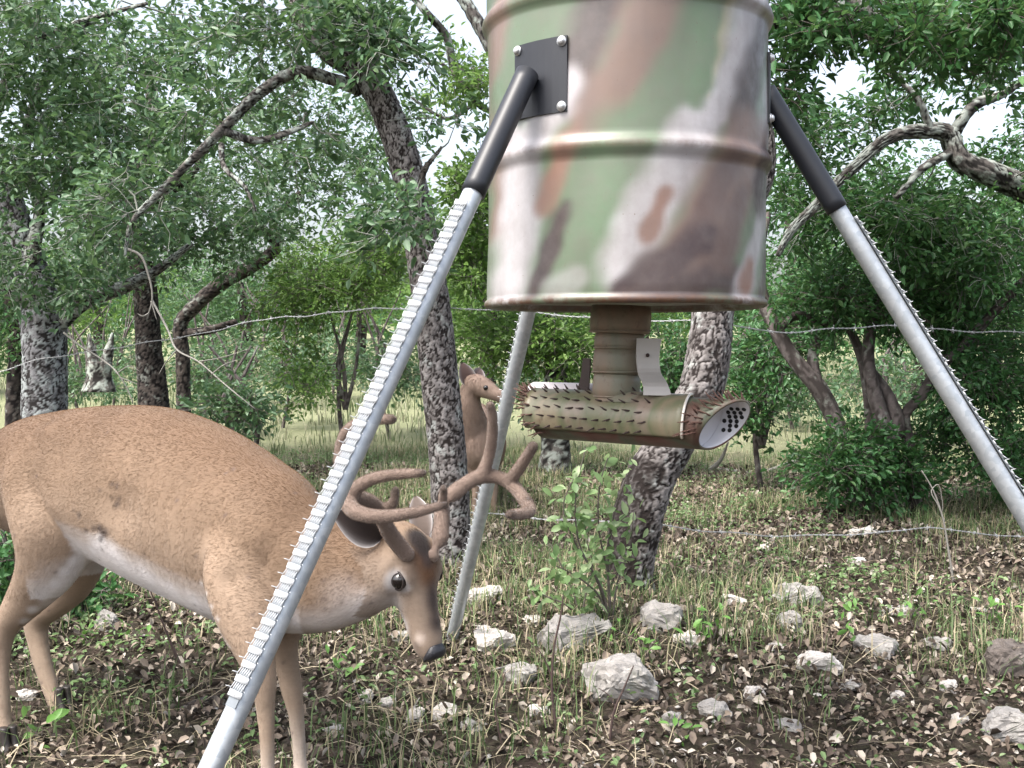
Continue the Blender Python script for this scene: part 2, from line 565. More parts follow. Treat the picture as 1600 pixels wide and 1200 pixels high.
TREES['B'] = tree('oak_tree', 'oak with ridged bark standing right behind the feeder tube', BARK_A,
    [(983, 945, 3.95, .075), (985, 890, 3.95, .074), (994, 825, 3.96, .092), (1014, 750, 3.98, .092), (1055, 680, 4.0, .086), (1095, 610, 4.02, .084),
     (1108, 550, 4.05, .082), (1114, 490, 4.08, .076), (1140, 370, 4.12, .07), (1182, 265, 4.15, .066), (1160, 120, 4.2, .06), (1150, -40, 4.3, .05), (1120, -200, 4.4, .035)],
    [[(1165, 150, 4.18, .04), (1205, 35, 4.2, .03), (1270, 15, 4.2, .028), (1340, 10, 4.2, .024), (1390, 40, 4.2, .016), (1470, 60, 4.25, .008)],
     [(1150, -20, 4.3, .04), (1000, -120, 4.4, .03), (860, -140, 4.4, .02)]],
    [(1290, 20, 110, 50, 4.2, .4, 44), (1420, 40, 90, 60, 4.3, .4, 42), (1560, 50, 80, 70, 4.2, .4, 46), (1230, 110, 40, 60, 4.3, .3, 16), (1150, -160, 320, 80, 4.4, .8, 50)],
    LEAF_DEEP, res=.0052, per=60, density=.8, limb_bark=BARK_L, extra=darken_b, cw=.0135, ch=.030, amp=.008)
# C: lichen-grey trunk at the left edge
TREES['C'] = tree('oak_tree', 'thick lichen-grey oak trunk at the left edge behind the buck', BARK_C,
    [(72, 745, 6.4, .15), (70, 650, 6.4, .132), (70, 560, 6.42, .122), (66, 500, 6.45, .125), (45, 420, 6.5, .105), (22, 345, 6.5, .09), (-10, 250, 6.5, .075), (-40, 120, 6.6, .06), (-60, -80, 6.7, .04)],
    [[(85, 510, 6.45, .06), (130, 472, 6.5, .05), (190, 450, 6.55, .045), (240, 425, 6.6, .03), (300, 380, 6.6, .015)],
     [(60, 480, 6.4, .06), (25, 455, 6.35, .055), (-30, 430, 6.3, .04)],
     [(45, 420, 6.45, .05), (62, 330, 6.4, .035), (40, 230, 6.3, .03), (70, 120, 6.3, .022), (120, 45, 6.2, .018), (180, 20, 6.2, .01)],
     [(-20, 220, 6.4, .03), (40, 75, 6.2, .022), (110, 40, 6.1, .016), (230, 5, 6.0, .01)]],
    [(60, 80, 130, 90, 6.2, .9, 110), (180, 180, 110, 100, 6.2, .8, 96), (60, 250, 100, 80, 6.0, .6, 70), (150, 330, 110, 70, 6.2, .7, 64), (20, 400, 60, 60, 6.0, .5, 24),
     (250, 70, 110, 70, 6.3, .8, 64), (-120, 150, 140, 160, 6.3, 1., 50), (120, 440, 80, 35, 6.2, .5, 22), (20, 20, 160, 70, 5.6, .5, 40)],
    LEAF_GREY, per=64, spread=.16, limb_bark=BARK_L, leaf=.05, cw=.018, ch=.028, amp=.007, res=.0075, density=.42, twigmat=LTWIG)
# D: dark upright trunk
TREES['D'] = tree('oak_tree', 'dark upright oak trunk above the middle of the buck\'s back', BARK_D,
    [(244, 665, 8.0, .12), (240, 620, 8.0, .105), (232, 550, 8.0, .095), (229, 480, 8.0, .09), (222, 420, 8.0, .085), (208, 370, 8.0, .07), (215, 290, 8.0, .06), (240, 200, 8.1, .05), (230, 100, 8.2, .04)],
    [[(216, 400, 8.0, .04), (160, 330, 7.9, .03), (110, 260, 7.8, .02)], [(222, 330, 8.0, .035), (300, 270, 8., .025), (350, 180, 8., .015)]],
    [(270, 330, 120, 80, 8.0, .8, 70), (170, 400, 110, 50, 8.0, .7, 40), (330, 230, 120, 90, 8.2, .8, 60), (150, 230, 110, 100, 8.2, .8, 60), (380, 360, 90, 50, 8., .6, 26)],
    LEAF_GREY, per=60, spread=.18, leaf=.055, res=.010, cw=.018, ch=.03, density=.5, twigmat=LTWIG)
# F: low forked dark limb
TREES['F'] = tree('oak_tree', 'small dark oak with a low limb slanting up right, over the buck\'s shoulders', BARK_D,
    [(286, 615, 9.5, .07), (286, 560, 9.5, .06), (284, 500, 9.5, .058), (305, 478, 9.5, .06), (350, 440, 9.45, .062), (400, 412, 9.4, .058), (432, 385, 9.4, .05), (428, 350, 9.4, .035), (470, 300, 9.4, .025)],
    [[(290, 520, 9.5, .04), (330, 515, 9.4, .04), (370, 503, 9.4, .03)], [(430, 385, 9.4, .03), (400, 350, 9.3, .025), (330, 360, 9.2, .015)]],
    [(450, 310, 120, 70, 9.3, .9, 66), (540, 260, 90, 80, 9.5, .9, 50), (360, 330, 90, 50, 9.2, .8, 30), (500, 200, 110, 90, 9.8, .9, 60), (420, 120, 130, 80, 10., 1., 50), (620, 190, 60, 90, 9.6, .8, 40)],
    LEAF_GREY, per=56, spread=.2, leaf=.055, res=.015, cw=.02, ch=.04, density=.5, twigmat=LTWIG)
# G: dark trunk behind C
TREES['G'] = tree('oak_tree', 'blackish oak trunk half hidden behind the lichen-grey trunk', BARK_D,
    [(25, 668, 8.8, .09), (27, 600, 8.8, .08), (30, 540, 8.8, .08), (20, 470, 8.8, .07), (-10, 380, 8.8, .05)],
    [], [(10, 510, 60, 50, 8.6, .5, 26), (-40, 420, 90, 90, 8.7, .6, 30)], LEAF_DEEP, per=56, spread=.18, leaf=.05, res=.02)
# K: tree with the thin lichened branch above the feeder's left
TREES['K'] = tree('oak_tree', 'slender lichened oak left of the drum with a thin branch hanging from the top', BARK_L,
    [(868, 640, 7.6, .10), (868, 560, 7.6, .085), (862, 480, 7.6, .075), (830, 330, 7.6, .07), (810, 180, 7.6, .06), (760, 60, 7.6, .05), (700, -40, 7.6, .04)],
    [[(770, 175, 7.6, .02), (745, 160, 7.3, .028), (712, 115, 7.2, .03), (697, 55, 7.1, .028), (668, 22, 7.0, .024), (640, -10, 7.0, .02)],
     [(712, 120, 7.2, .014), (690, 100, 7.2, .01), (665, 100, 7.2, .006)],
     [(745, 160, 7.3, .014), (700, 185, 7.2, .012), (640, 150, 7.1, .007)],
     [(830, 330, 7.6, .04), (760, 300, 7.4, .02), (700, 260, 7.3, .012)]],
    [(715, 130, 45, 45, 7.2, .4, 18), (735, 300, 40, 60, 7.4, .5, 34), (735, 400, 40, 50, 7.4, .5, 34), (870, 540, 60, 45, 7.4, .4, 40), (790, 530, 70, 40, 7.7, .4, 34), (900, 300, 120, 150, 7.7, .7, 40)],
    LEAF_BRIGHT, per=60, spread=.17, leaf=.05, res=.02)
# shrubs in the middle distance
def shrub(label, px, py, d, crowns, mat, per=60, leaf=.045, spread=.15, stems=4, cat='shrub', name='shrub', group='shrubs among the oaks'):
    b0 = P(px, py, d)
    st = [[(px, py, d, .02), (px + random.uniform(-25, 25), py - 60, d, .014), (px + random.uniform(-60, 60), py - 150, d, .006)] for _ in range(stems)]
    return tree(name, label, BARK_S, st[0], st[1:], crowns, mat, leaf=leaf, per=per, spread=spread, res=.02, flare=0, cat=cat, group=group, amp=.002)


shrub('leafy bush between the drop pipe and the ridged trunk', 1045, 690, 7.6, [(1045, 570, 45, 60, 7.6, .4, 34), (1030, 640, 40, 40, 7.5, .3, 12)], LEAF_DEEP)
shrub('yellow-green bush behind the sloping pole, above the buck\'s neck', 540, 640, 8.2,
      [(530, 430, 100, 50, 8.2, .6, 60), (470, 470, 60, 40, 8.1, .4, 24), (600, 400, 60, 40, 8.2, .5, 26), (480, 580, 40, 60, 7.9, .3, 16)], LEAF_BRIGHT)
shrub('small leafy bush just above the slope of the buck\'s back', 372, 690, 6.0, [(365, 640, 60, 35, 6.0, .3, 22), (400, 625, 40, 25, 5.9, .3, 8)], LEAF_GREY, per=40, spread=.12)
shrub('dark bush at the left edge behind the buck\'s rump', 8, 960, 3.7, [(8, 890, 34, 60, 3.6, .25, 22), (-60, 880, 60, 70, 3.6, .3, 14)], LEAF_DEEP, per=40, spread=.08, leaf=.04)
shrub('dark low bush under the buck\'s belly behind its hind legs', 120, 985, 3.75, [(120, 920, 50, 32, 3.75, .2, 14)], LEAF_DEEP, per=40, spread=.08, leaf=.038)
shrub('green bush between the ridged trunk and the shrub with many stems', 1190, 700, 7.0,
      [(1200, 560, 60, 60, 7.0, .4, 36), (1180, 640, 40, 50, 6.9, .3, 14), (1250, 510, 60, 50, 7.3, .4, 26)], LEAF_DEEP)
for lb, px, py, d, w_, h_ in (('grey-green brush at the meadow edge right of the dark upright trunk', 330, 610, 11., 55, 30), ('low grey-green brush beyond the wire, left of the sloping pole', 440, 600, 12., 70, 30),
                              ('grey-green brush at the meadow edge between pole and leaning oak', 610, 605, 11., 45, 38), ('low brush at the meadow edge behind the forked stump', 130, 620, 12.5, 60, 24),
                              ('grey-green brush under the far trees right of the feeder tube', 1240, 640, 12., 60, 26), ('tall brush seen just left of the drop pipe', 850, 640, 9.5, 70, 50), ('pale brush in the clearing between the two leftmost trunks', 175, 600, 14., 60, 40),
                              ('pale brush in the clearing left of the low slanting limb', 390, 590, 15., 70, 36), ('pale brush in the clearing left of the sloping pole', 520, 590, 16., 70, 40), ('green brush seen between the bare stems at the right', 1390, 640, 10., 70, 45),
                              ('green brush just right of the ridged trunk behind the tube', 1170, 610, 13., 55, 40)):
    shrub(lb, px, py, d, [(px, py - h_, w_, h_, d, .6, 24), (px + 20, py - h_ * .5, w_ * 1.2, h_ * .5, d, .6, 10)], LEAF_GREY, per=46, leaf=.06, spread=.22, group='brush at the meadow edge')
# H: many-stemmed tree at the right
TREES['H'] = tree('live_oak_tree', 'low oak with many bare grey-brown stems at the right of the feeder', BARK_S,
    [(1348, 808, 5.85, .10), (1345, 785, 5.85, .085), (1338, 750, 5.85, .05), (1318, 690, 5.87, .046), (1300, 645, 5.9, .047), (1279, 607, 5.9, .048), (1241, 562, 5.92, .042), (1215, 520, 5.95, .04), (1196, 480, 6.0, .038), (1185, 430, 6., .03), (1200, 330, 6.1, .02)],
    [[(1350, 800, 5.85, .05), (1368, 765, 5.83, .05), (1390, 715, 5.8, .046), (1381, 670, 5.8, .046), (1365, 613, 5.82, .042), (1357, 560, 5.85, .036), (1370, 480, 5.9, .03), (1420, 380, 5.9, .02)],
     [(1385, 700, 5.8, .03), (1400, 670, 5.8, .04), (1385, 620, 5.85, .04), (1360, 580, 5.9, .03)],
     [(1352, 760, 5.9, .02), (1358, 670, 5.92, .024), (1355, 607, 5.95, .026), (1343, 550, 6., .024), (1310, 480, 6.05, .018)],
     [(1428, 803, 5.9, .05), (1426, 750, 5.88, .04), (1418, 683, 5.85, .034), (1414, 648, 5.83, .03), (1441, 616, 5.8, .03), (1455, 590, 5.78, .028), (1500, 545, 5.75, .026), (1560, 480, 5.7, .024), (1640, 400, 5.7, .02)],
     [(1280, 607, 5.9, .03), (1270, 560, 6., .03), (1290, 500, 6.1, .02)],
     [(1215, 520, 5.95, .016), (1240, 495, 6., .025), (1300, 500, 6.05, .02), (1330, 470, 6.05, .01)]],
    [(1330, 720, 85, 50, 5.6, .3, 60), (1310, 470, 100, 50, 6.0, .5, 60), (1440, 450, 100, 70, 6.0, .6, 66), (1540, 600, 90, 80, 5.9, .5, 70), (1500, 480, 90, 60, 6.1, .6, 50), (1570, 720, 60, 60, 5.9, .5, 34), (1420, 740, 30, 40, 5.7, .2, 10), (1680, 560, 100, 140, 5.9, .6, 40), (1470, 690, 50, 40, 6.2, .3, 16)],
    LEAF_DEEP, per=66, spread=.13, leaf=.04, res=.012, amp=.004, cw=.03, ch=.09, flare=.15)
# I: lichen-covered limbs crossing the right
TREES['I'] = tree('oak_tree', 'oak with crooked lichen-covered limbs reaching in from the right edge', BARK_L,
    [(1790, 850, 5.3, .14), (1770, 700, 5.3, .12), (1740, 500, 5.3, .11), (1690, 360, 5.3, .10), (1640, 310, 5.3, .085), (1590, 290, 5.25, .06), (1540, 268, 5.2, .055), (1500, 250, 5.2, .05), (1480, 210, 5.2, .045), (1440, 205, 5.15, .035), (1395, 213, 5.1, .03), (1333, 262, 5.05, .026), (1270, 326, 5.0, .022), (1231, 368, 5.0, .018), (1215, 400, 5., .01)],
    [[(1485, 215, 5.2, .035), (1525, 163, 5.2, .028), (1560, 150, 5.2, .02), (1610, 120, 5.2, .012)],
     [(1490, 235, 5.2, .025), (1440, 265, 5.1, .02), (1400, 310, 5.05, .012)],
     [(1690, 360, 5.3, .07), (1700, 200, 5.3, .05), (1660, 60, 5.3, .04), (1600, -60, 5.3, .03)],
     [(1455, 206, 5.15, .02), (1430, 150, 5.1, .014), (1380, 110, 5.1, .007)]],
    [(1330, 330, 120, 70, 5.4, .5, 60), (1440, 340, 110, 60, 5.4, .5, 56), (1560, 390, 90, 70, 5.4, .5, 54), (1270, 220, 60, 70, 5.5, .4, 26), (1390, 150, 60, 50, 5.4, .4, 14), (1570, 120, 50, 40, 5.4, .3, 10),
     (1560, 250, 50, 30, 5.6, .3, 8), (1680, 200, 110, 160, 5.4, .6, 50), (1450, 100, 80, 40, 5.5, .4, 14)],
    LEAF_DEEP, per=60, spread=.13, leaf=.043, res=.012, density=.85, twigmat=LTWIG)

# farther trees, each one its own
def far_tree(label, px, d, h_px, w_px, mat, n=60, top=None):
    g = G(px, 700); yb = 543 + FPX * (HC - float(zg((px - 800) / FPX * d, d))) / d
    return tree('oak_tree', label, BARK_D, [(px, yb, d, .16), (px + 5, yb - h_px * .35, d, .12), (px - 10, yb - h_px * .8, d, .06)], [],
                [(px, yb - h_px * .62, w_px, h_px * .42, d, w_px / FPX * d * .7, n), (px, yb - h_px * .3, w_px * 1.1, h_px * .2, d, w_px / FPX * d * .7, n * .3)],
                mat, leaf=.10, per=80, spread=.5, res=.05, cat='tree', group='trees across the meadow')


far_tree('far tree over the meadow at the left edge', -40, 17, 330, 150, LEAF_DEEP)
far_tree('far tree between the lichen-grey and the dark upright trunks', 150, 24, 200, 120, LEAF_BRIGHT, 50)
far_tree('far tree over the meadow right of the dark upright trunk', 380, 21, 220, 130, LEAF_GREY, 60)
far_tree('far tree seen over the buck\'s neck, behind the yellow-green bush', 560, 26, 230, 140, LEAF_BRIGHT, 60)
far_tree('far tree beyond the doe, left of the drum', 760, 18, 330, 110, LEAF_BRIGHT, 60)
far_tree('far tree wholly behind the drum and its pipe', 1000, 22, 380, 150, LEAF_BRIGHT, 60)
far_tree('far tree beyond the meadow strip right of the drum', 1240, 20, 330, 130, LEAF_DEEP, 70)
far_tree('far tree at the right behind the many bare stems', 1440, 17, 380, 150, LEAF_DEEP, 80)
far_tree('far tree at the right edge behind the galvanised pole', 1640, 18, 400, 150, LEAF_DEEP, 70)

# far-off wood along the meadow's end: reads as one mass
V = []
cen = []
for k in range(220):
    x = rng.uniform(-45, 45); y = rng.uniform(48, 62); hgt = rng.uniform(2.0, 5.5)
    z0 = float(zg(x, y))
    m_ = 100
    u = nrm(rng.normal(size=(m_, 3))) * rng.random((m_, 1)) ** .4
    cen.append(np.array((x, y, z0 + hgt * .55)) + u * np.array((2.2, 2.2, hgt * .5)))
cen = np.concatenate(cen)
V, F, rn = leaf_mesh(cen, .42 * rng.uniform(.6, 1.2, len(cen)), .6, .35)
o = build('distant_woodland', V, F, LEAF_DEEP, smooth=False, fattr={'rnd': rn}, kind='stuff')
o['label'] = 'hazy line of far-off trees across the end of the meadow'; o['category'] = 'woodland'
# ------------------------------------------------------------------ the feeder
FX, FD, FR, ZB = 0.238, 2.31, 0.288, 0.985
fbase = np.array((FX, FD, float(zg(FX, FD))))
feeder = thing('game_feeder', 'camouflage painted steel drum feeder on three galvanised pipe legs', 'feeder', fbase)


def srgb(r, g, b_):
    f = lambda c: (c / 255 / 12.92) if c / 255 <= .04045 else ((c / 255 + .055) / 1.055) ** 2.4
    return np.array((f(r), f(g), f(b_)))


GREEN, WHITE, PINK, PURPLE, ORANGE, YEL = (srgb(94, 116, 90), srgb(180, 177, 180), srgb(124, 102, 92), srgb(56, 43, 46), srgb(134, 96, 80), srgb(150, 150, 120))
# spray strokes: (points in the drum's own layout: across -1..1 of the front, height 0..1 of 0.5 m), radius, colour
def U(x, y): return ((700 + x * .4167 - 979) / 220.0, (476 - y * .4167) / 448.0)
STROKES = [
    ([(190, 60), (170, 500)], 50, PINK), ([(430, 0), (330, 180), (240, 380)], 95, GREEN), ([(590, -20), (520, 160), (430, 430)], 85, PURPLE),
    ([(770, -20), (670, 260), (530, 500)], 105, PINK), ([(940, 0), (850, 300), (730, 480)], 92, GREEN), ([(1000, 0), (960, 250), (900, 440)], 14, YEL),
    ([(1085, 0), (1025, 280), (920, 510)], 60, WHITE), ([(1150, 90), (1090, 300), (1020, 520)], 50, PURPLE), ([(1195, 60), (1190, 250)], 30, PINK),
    ([(1185, 330), (1150, 530)], 34, WHITE), ([(400, 400), (320, 550)], 75, WHITE), ([(220, 540), (320, 570)], 40, WHITE), ([(600, 490), (480, 560)], 40, PINK),
    ([(830, 510), (960, 505)], 28, WHITE), ([(690, 520), (740, 520)], 34, GREEN),
    ([(210, 620), (185, 860)], 52, PINK), ([(270, 640), (225, 1090)], 74, WHITE), ([(420, 580), (360, 790)], 46, ORANGE * .6 + PINK * .4), ([(640, 580), (510, 850), (440, 1120)], 128, GREEN),
    ([(420, 800), (360, 950), (300, 1110)], 30, PURPLE), ([(850, 580), (740, 760), (610, 1030)], 92, WHITE), ([(745, 770), (695, 910)], 34, ORANGE * .6 + PINK * .4),
    ([(1060, 580), (950, 800), (840, 980)], 125, PINK), ([(1010, 640), (890, 860), (650, 1120)], 55, PURPLE * .6 + PINK * .4), ([(900, 930), (740, 1020), (640, 1110)], 62, PURPLE), ([(980, 1060), (620, 1110)], 66, PURPLE),
    ([(1030, 760), (960, 1000)], 46, PURPLE * .6 + PINK * .4), ([(1190, 720), (1110, 940), (1050, 1110)], 42, WHITE), ([(1085, 1000), (1060, 1090)], 28, ORANGE),
    ([(1160, 600), (1120, 780)], 42, PURPLE), ([(1170, 960), (1140, 1110)], 28, PURPLE), ([(450, 1050), (370, 1110)], 40, GREEN * .5 + WHITE * .5)]


def camo(theta, z):
    uu = np.sin(theta); vv = (z - ZB) / .58
    th = theta
    col = np.broadcast_to(GREEN, (len(theta), 3)).copy()
    wx = uu * 220; wy = vv * 448
    nz = 10 * np.sin(wx * .05 + wy * .021) + 7 * np.sin(wx * .11 - wy * .06) + 5 * np.sin(wy * .13 + wx * .02)
    def paint(mx, strokes, flip=1):
        nonlocal col
        for pts, rad, cc in strokes:
            q = np.array([U(*p) for p in pts]) * np.array((220, 448)); q[:, 0] *= flip
            dmin = np.full(len(wx), 1e9)
            for a_, b_ in zip(q[:-1], q[1:]):
                ab = b_ - a_; t_ = np.clip(((wx - a_[0]) * ab[0] + (wy - a_[1]) * ab[1]) / (ab @ ab + 1e-9), 0, 1)
                dmin = np.minimum(dmin, np.hypot(wx - a_[0] - t_ * ab[0], wy - a_[1] - t_ * ab[1]))
            r_ = rad * .4167
            k_ = np.clip((r_ + nz * .35 - dmin) / (r_ * .7 + 8) + .45, 0, 1); k_ = k_ * k_ * (3 - 2 * k_) * mx * .95
            col = col * (1 - k_[:, None]) + cc * k_[:, None]
    front = (np.cos(theta) > -.05).astype(float)
    paint(front, STROKES); paint(1 - front, STROKES, -1)
    return col


def m_paint():
    m, nt, b = newmat('camouflage_spray_paint')
    c = attr(nt, 'col', 'Color')
    n = tex(nt, 18, 6, .65); n2 = tex(nt, 160, 3, .6)
    c = mixc(nt, ramp(nt, n, [(.35, 0.), (.75, .35)]), c, (.17, .14, .13))
    c = mixc(nt, ramp(nt, tex(nt, 7, 3, .5, stretch=(1.6, 1.6, .25)), [(.42, 0.), (.62, .28)]), c, (.09, .075, .07))
    c = mixc(nt, ramp(nt, n2, [(.70, 0.), (.76, .9)]), c, (.12, .06, .035))
    rust = attr(nt, 'rust')
    rn_ = nd(nt, 'ShaderNodeMath', operation='MULTIPLY'); nt.links.new(rust, rn_.inputs[0])
    nt.links.new(ramp(nt, tex(nt, 45, 5, .7), [(.35, .2), (.6, 1.)]), rn_.inputs[1])
    c = mixc(nt, rn_.outputs[0], c, mixc(nt, tex(nt, 80, 4), (.055, .024, .014), (.14, .072, .04)))
    nt.links.new(c, b.inputs['Base Color'])
    sc1 = nd(nt, 'ShaderNodeTexNoise'); sc1.inputs['Scale'].default_value = 26; sc1.inputs['Detail'].default_value = 6; sc1.inputs['Roughness'].default_value = .75
    nt.links.new(ramp(nt, sc1.outputs['Fac'], [(.3, .28), (.7, .55)]), b.inputs['Roughness'])
    b.inputs['Specular IOR Level'].default_value = .7
    bump(nt, b, tex(nt, 9, 4), .12, .01)
    return m


PAINT = m_paint()
prof = []           # (r, z, rust)
H_ = .885
prof += [(0.0, .012, .8), (FR - .03, .012, .8), (FR - .014, .012, .9), (FR - .009, .002, 1.), (FR - .002, -.003, 1.), (FR + .0035, 0.0, 1.), (FR + .005, .006, .9), (FR + .0035, .011, .7), (FR - .001, .0145, .35), (FR - .001, .02, .15)]
for zz in np.linspace(.03, H_ - .03, 120):
    bulge = sum(.0105 * max(0, math.cos((zz - rz) / .021 * math.pi / 2)) ** 1.2 if abs(zz - rz) < .021 else 0 for rz in (.289, .577))
    prof.append((FR + bulge, zz, .06 if bulge < .008 else .45))
prof += [(FR, H_ - .02, .2), (FR + .005, H_ - .006, .8), (FR + .003, H_, 1.), (FR - .004, H_ + .001, 1.), (FR - .012, H_ - .01, .8), (0.0, H_ - .01, .5)]
NS = 220
th = np.linspace(0, 2 * np.pi, NS, endpoint=False)
V = []; ru = []; tt = []; zz_ = []
for (r_, z_, rs) in prof:
    dent = .0022 * np.sin(th * 3 + z_ * 9) * (1 if r_ > .2 else 0) + .0012 * np.sin(th * 7 - z_ * 21) * (1 if r_ > .2 else 0)
    V.append(np.stack([FX + (r_ + dent) * np.sin(th), FD - (r_ + dent) * np.cos(th), np.full(NS, ZB + z_)], -1))
    ru.append(np.full(NS, rs)); tt.append(th); zz_.append(np.full(NS, ZB + z_))
V = np.concatenate(V); tt = np.concatenate(tt); zz_ = np.concatenate(zz_)
tt = (tt + np.pi) % (2 * np.pi) - np.pi
drum = build('drum', V, ringfaces(len(prof), NS), PAINT, feeder, vattr={'col': camo(tt, zz_), 'rust': np.concatenate(ru)})

BLACK = m_plain('black_painted_steel', (.018, .020, .026), .42, var=.3, scale=14, bmp=.05)
BOLT = m_plain('zinc_bolt', (.62, .63, .64), .35, .6, var=.1)
def m_galv():
    m, nt, b = newmat('galvanised_pipe')
    v = nd(nt, 'ShaderNodeTexVoronoi'); v.inputs['Scale'].default_value = 90
    nt.links.new(coords(nt), v.inputs['Vector'])
    c = mixc(nt, v.outputs['Color'], (.40, .44, .48), (.56, .59, .62))
    c = mixc(nt, ramp(nt, tex(nt, 12, 5, .6), [(.45, 0.), (.75, .5)]), c, (.30, .31, .32))
    nt.links.new(c, b.inputs['Base Color'])
    b.inputs['Metallic'].default_value = .55
    b.inputs['Roughness'].default_value = .42
    return m
GALV = m_galv()
STRIP = m_plain('pressed_zinc_strip', (.62, .64, .66), .45, .25, var=.15, scale=40)
STRIPD = m_plain('strip_backing_dark', (.16, .18, .2), .55, .3, var=.3, scale=40)

def unit_mesh(name, mat, fn):
    a = Acc(); fn(a)
    me_o = a.obj(name, mat)
    me = me_o.data
    bpy.data.objects.remove(me_o)
    return me


def place(name, me, parent, loc, xa, ya, za):
    """an object that shares mesh data, set by its three axes (world)"""
    o = bpy.data.objects.new(name, me)
    M = Matrix(((xa[0], ya[0], za[0], 0), (xa[1], ya[1], za[1], 0), (xa[2], ya[2], za[2], 0), (0, 0, 0, 1)))
    l = np.asarray(loc) - origin_of(parent)
    o.matrix_basis = Matrix.Translation(Vector(l)) @ M
    o.parent = parent
    C.objects.link(o)
    return o


bolt_me = unit_mesh('bolt', BOLT, lambda a: (a.tube([(0, 0, 0), (0, 0, .003)], .0095, 16), a.tube([(0, 0, .003), (0, 0, .006), (0, 0, .0085)], [.0075, .0075, .005], 6)))
tab_me = unit_mesh('tab', STRIP, lambda a: (a.box((0, 0, .0016), (.0125, 0, 0), (0, .0050, 0), (0, 0, .0010)), a.tube([(0, 0, .0026), (0, 0, .0036)], .0018, 6)))
def pins(a):
    for k_ in range(6):
        x_ = -.010 + k_ * .004
        a.tube([(x_, -.007, .001), (x_ + .0008, .006, .0075)], [.0011, .0006], 4)
    for s_ in (-1, 1): a.tube([(.0125 * s_, .004, .001), (.019 * s_, .005, .008)], [.001, .0004], 4)
pin_me = unit_mesh('pin_row', STRIP, pins)

LEGS = [  # plate azimuth, pipe top pixel/depth, second point, strip turn
    (R(-40), (818, 128, 2.075), (355, 1143, 1.66), R(-28), 312),
    (R(82), (1203, 155, 2.27), (1592, 792, 2.22), R(0), 329),
    (R(-163), (905, 150, 2.60), (709, 986, 3.36), R(0), 330)]
for az, t0, t1, turn, ysil in LEGS:
    a_, b_ = P(*t0), P(*t1)
    u = nrm(b_ - a_)
    # on down to the ground
    k = 1.0; e_ = b_.copy()
    for _ in range(400):
        if e_[2] < zg(e_[0], e_[1]) - .03: break
        e_ = e_ + u * .005
    if e_[2] < zg(e_[0], e_[1]) - .2: pass
    s_ = a_ + u * ((P(t0[0], ysil, t0[2])[2] - a_[2]) / u[2])          # where the black sleeve ends
    n_r = np.array((math.sin(az), -math.cos(az), 0.))                     # drum's outward normal at the plate
    pc = np.array((FX, FD, 0.)) + n_r * (FR + .002); pc[2] = a_[2] + .01
    # curved plate
    tg = np.array((math.cos(az), math.sin(az), 0.))
    ac = Acc(); hw, hh = .062, .070
    na = 9
    Vp = []
    for lay in (0.0, .0045):
        for zz in (-hh, hh):
            for q_ in np.linspace(-hw, hw, na):
                ang = az + q_ / FR
                Vp.append((FX + (FR + .0015 + lay) * math.sin(ang), FD - (FR + .0015 + lay) * math.cos(ang), pc[2] + zz))
    Fp = []
    for q_ in range(na - 1):
        Fp += [(q_, q_ + 1, na + q_ + 1, na + q_)[::-1], (2 * na + q_, 2 * na + q_ + 1, 3 * na + q_ + 1, 3 * na + q_),
               (q_, 2 * na + q_, 2 * na + q_ + 1, q_ + 1)[::-1], (na + q_, na + q_ + 1, 3 * na + q_ + 1, 3 * na + q_)[::-1]]
    Fp += [(0, na, 3 * na, 2 * na), (na - 1, 3 * na - 1, 4 * na - 1, 2 * na - 1)]
    ac.add(Vp, Fp)
    plate = ac.obj('mounting_plate', BLACK, feeder, smooth=False)
    for sx in (-1, 1):
        for sz in (-1, 1):
            ang = az + sx * (hw - .010) / FR
            nn = np.array((math.sin(ang), -math.cos(ang), 0.))
            place('bolt', bolt_me, plate, (FX + (FR + .006) * nn[0], FD + (FR + .006) * nn[1], pc[2] + sz * (hh - .010)), (math.cos(ang), math.sin(ang), 0), (0, 0, 1), nn)
    ac = Acc(); ac.tube([a_ - u * .02, a_ + u * .1, s_], [.0225, .0225, .0225], 28, 14)
    # sleeve is hollow at its mouth
    ac.obj('leg_sleeve', BLACK, feeder)
    ac = Acc(); ac.tube([s_ - u * .06, s_ + u * .2, e_], .0185, 28, 24)
    leg = ac.obj('leg', GALV, feeder)
    # spiked strip on the outward side
    hz = nrm(np.array((u[0], u[1], 0.)))
    ca, sa = math.cos(turn), math.sin(turn)
    outw = np.array((hz[0] * ca + hz[1] * sa, -hz[0] * sa + hz[1] * ca, 0.))   # turned outward heading
    nn = outw + np.array((0, 0, .55)); nn = nrm(nn - u * np.dot(nn, u))
    side = np.cross(nn, u)
    L0, L1 = .035, np.linalg.norm(P(*t1) - s_) * (1.0 if az == R(82) else .965)
    ac = Acc()
    ac.box(s_ + u * (L0 + L1) / 2 + nn * .0205, side * .0095, u * (L1 - L0) / 2, nn * .0008)
    strip = ac.obj('spike_strip', STRIPD, leg, smooth=False)
    nt_ = int((L1 - L0) / .0232)
    for k_ in range(nt_ + 1):
        place('tab', tab_me, leg, s_ + u * (L0 + k_ * .0232) + nn * .0213, side, u, nn)
        if k_ < nt_: place('pin_row', pin_me, leg, s_ + u * (L0 + (k_ + .5) * .0232) + nn * .0213, side, u, nn)

# drop pipe under the drum
def m_pipe(name, cols, inner=None, rough=.5):
    m, nt, b = newmat(name)
    n = tex(nt, 11, 3, .5, stretch=(1, 1, .35), dist=.4)
    c = ramp(nt, n, [(.30, cols[0]), (.44, cols[1]), (.56, cols[2]), (.70, cols[3])])
    c = mixc(nt, ramp(nt, tex(nt, 60, 5, .7), [(.55, 0.), (.75, .6)]), c, (.10, .05, .035))
    nt.links.new(c, b.inputs['Base Color'])
    b.inputs['Roughness'].default_value = rough
    bump(nt, b, tex(nt, 40, 4), .15, .004)
    return m


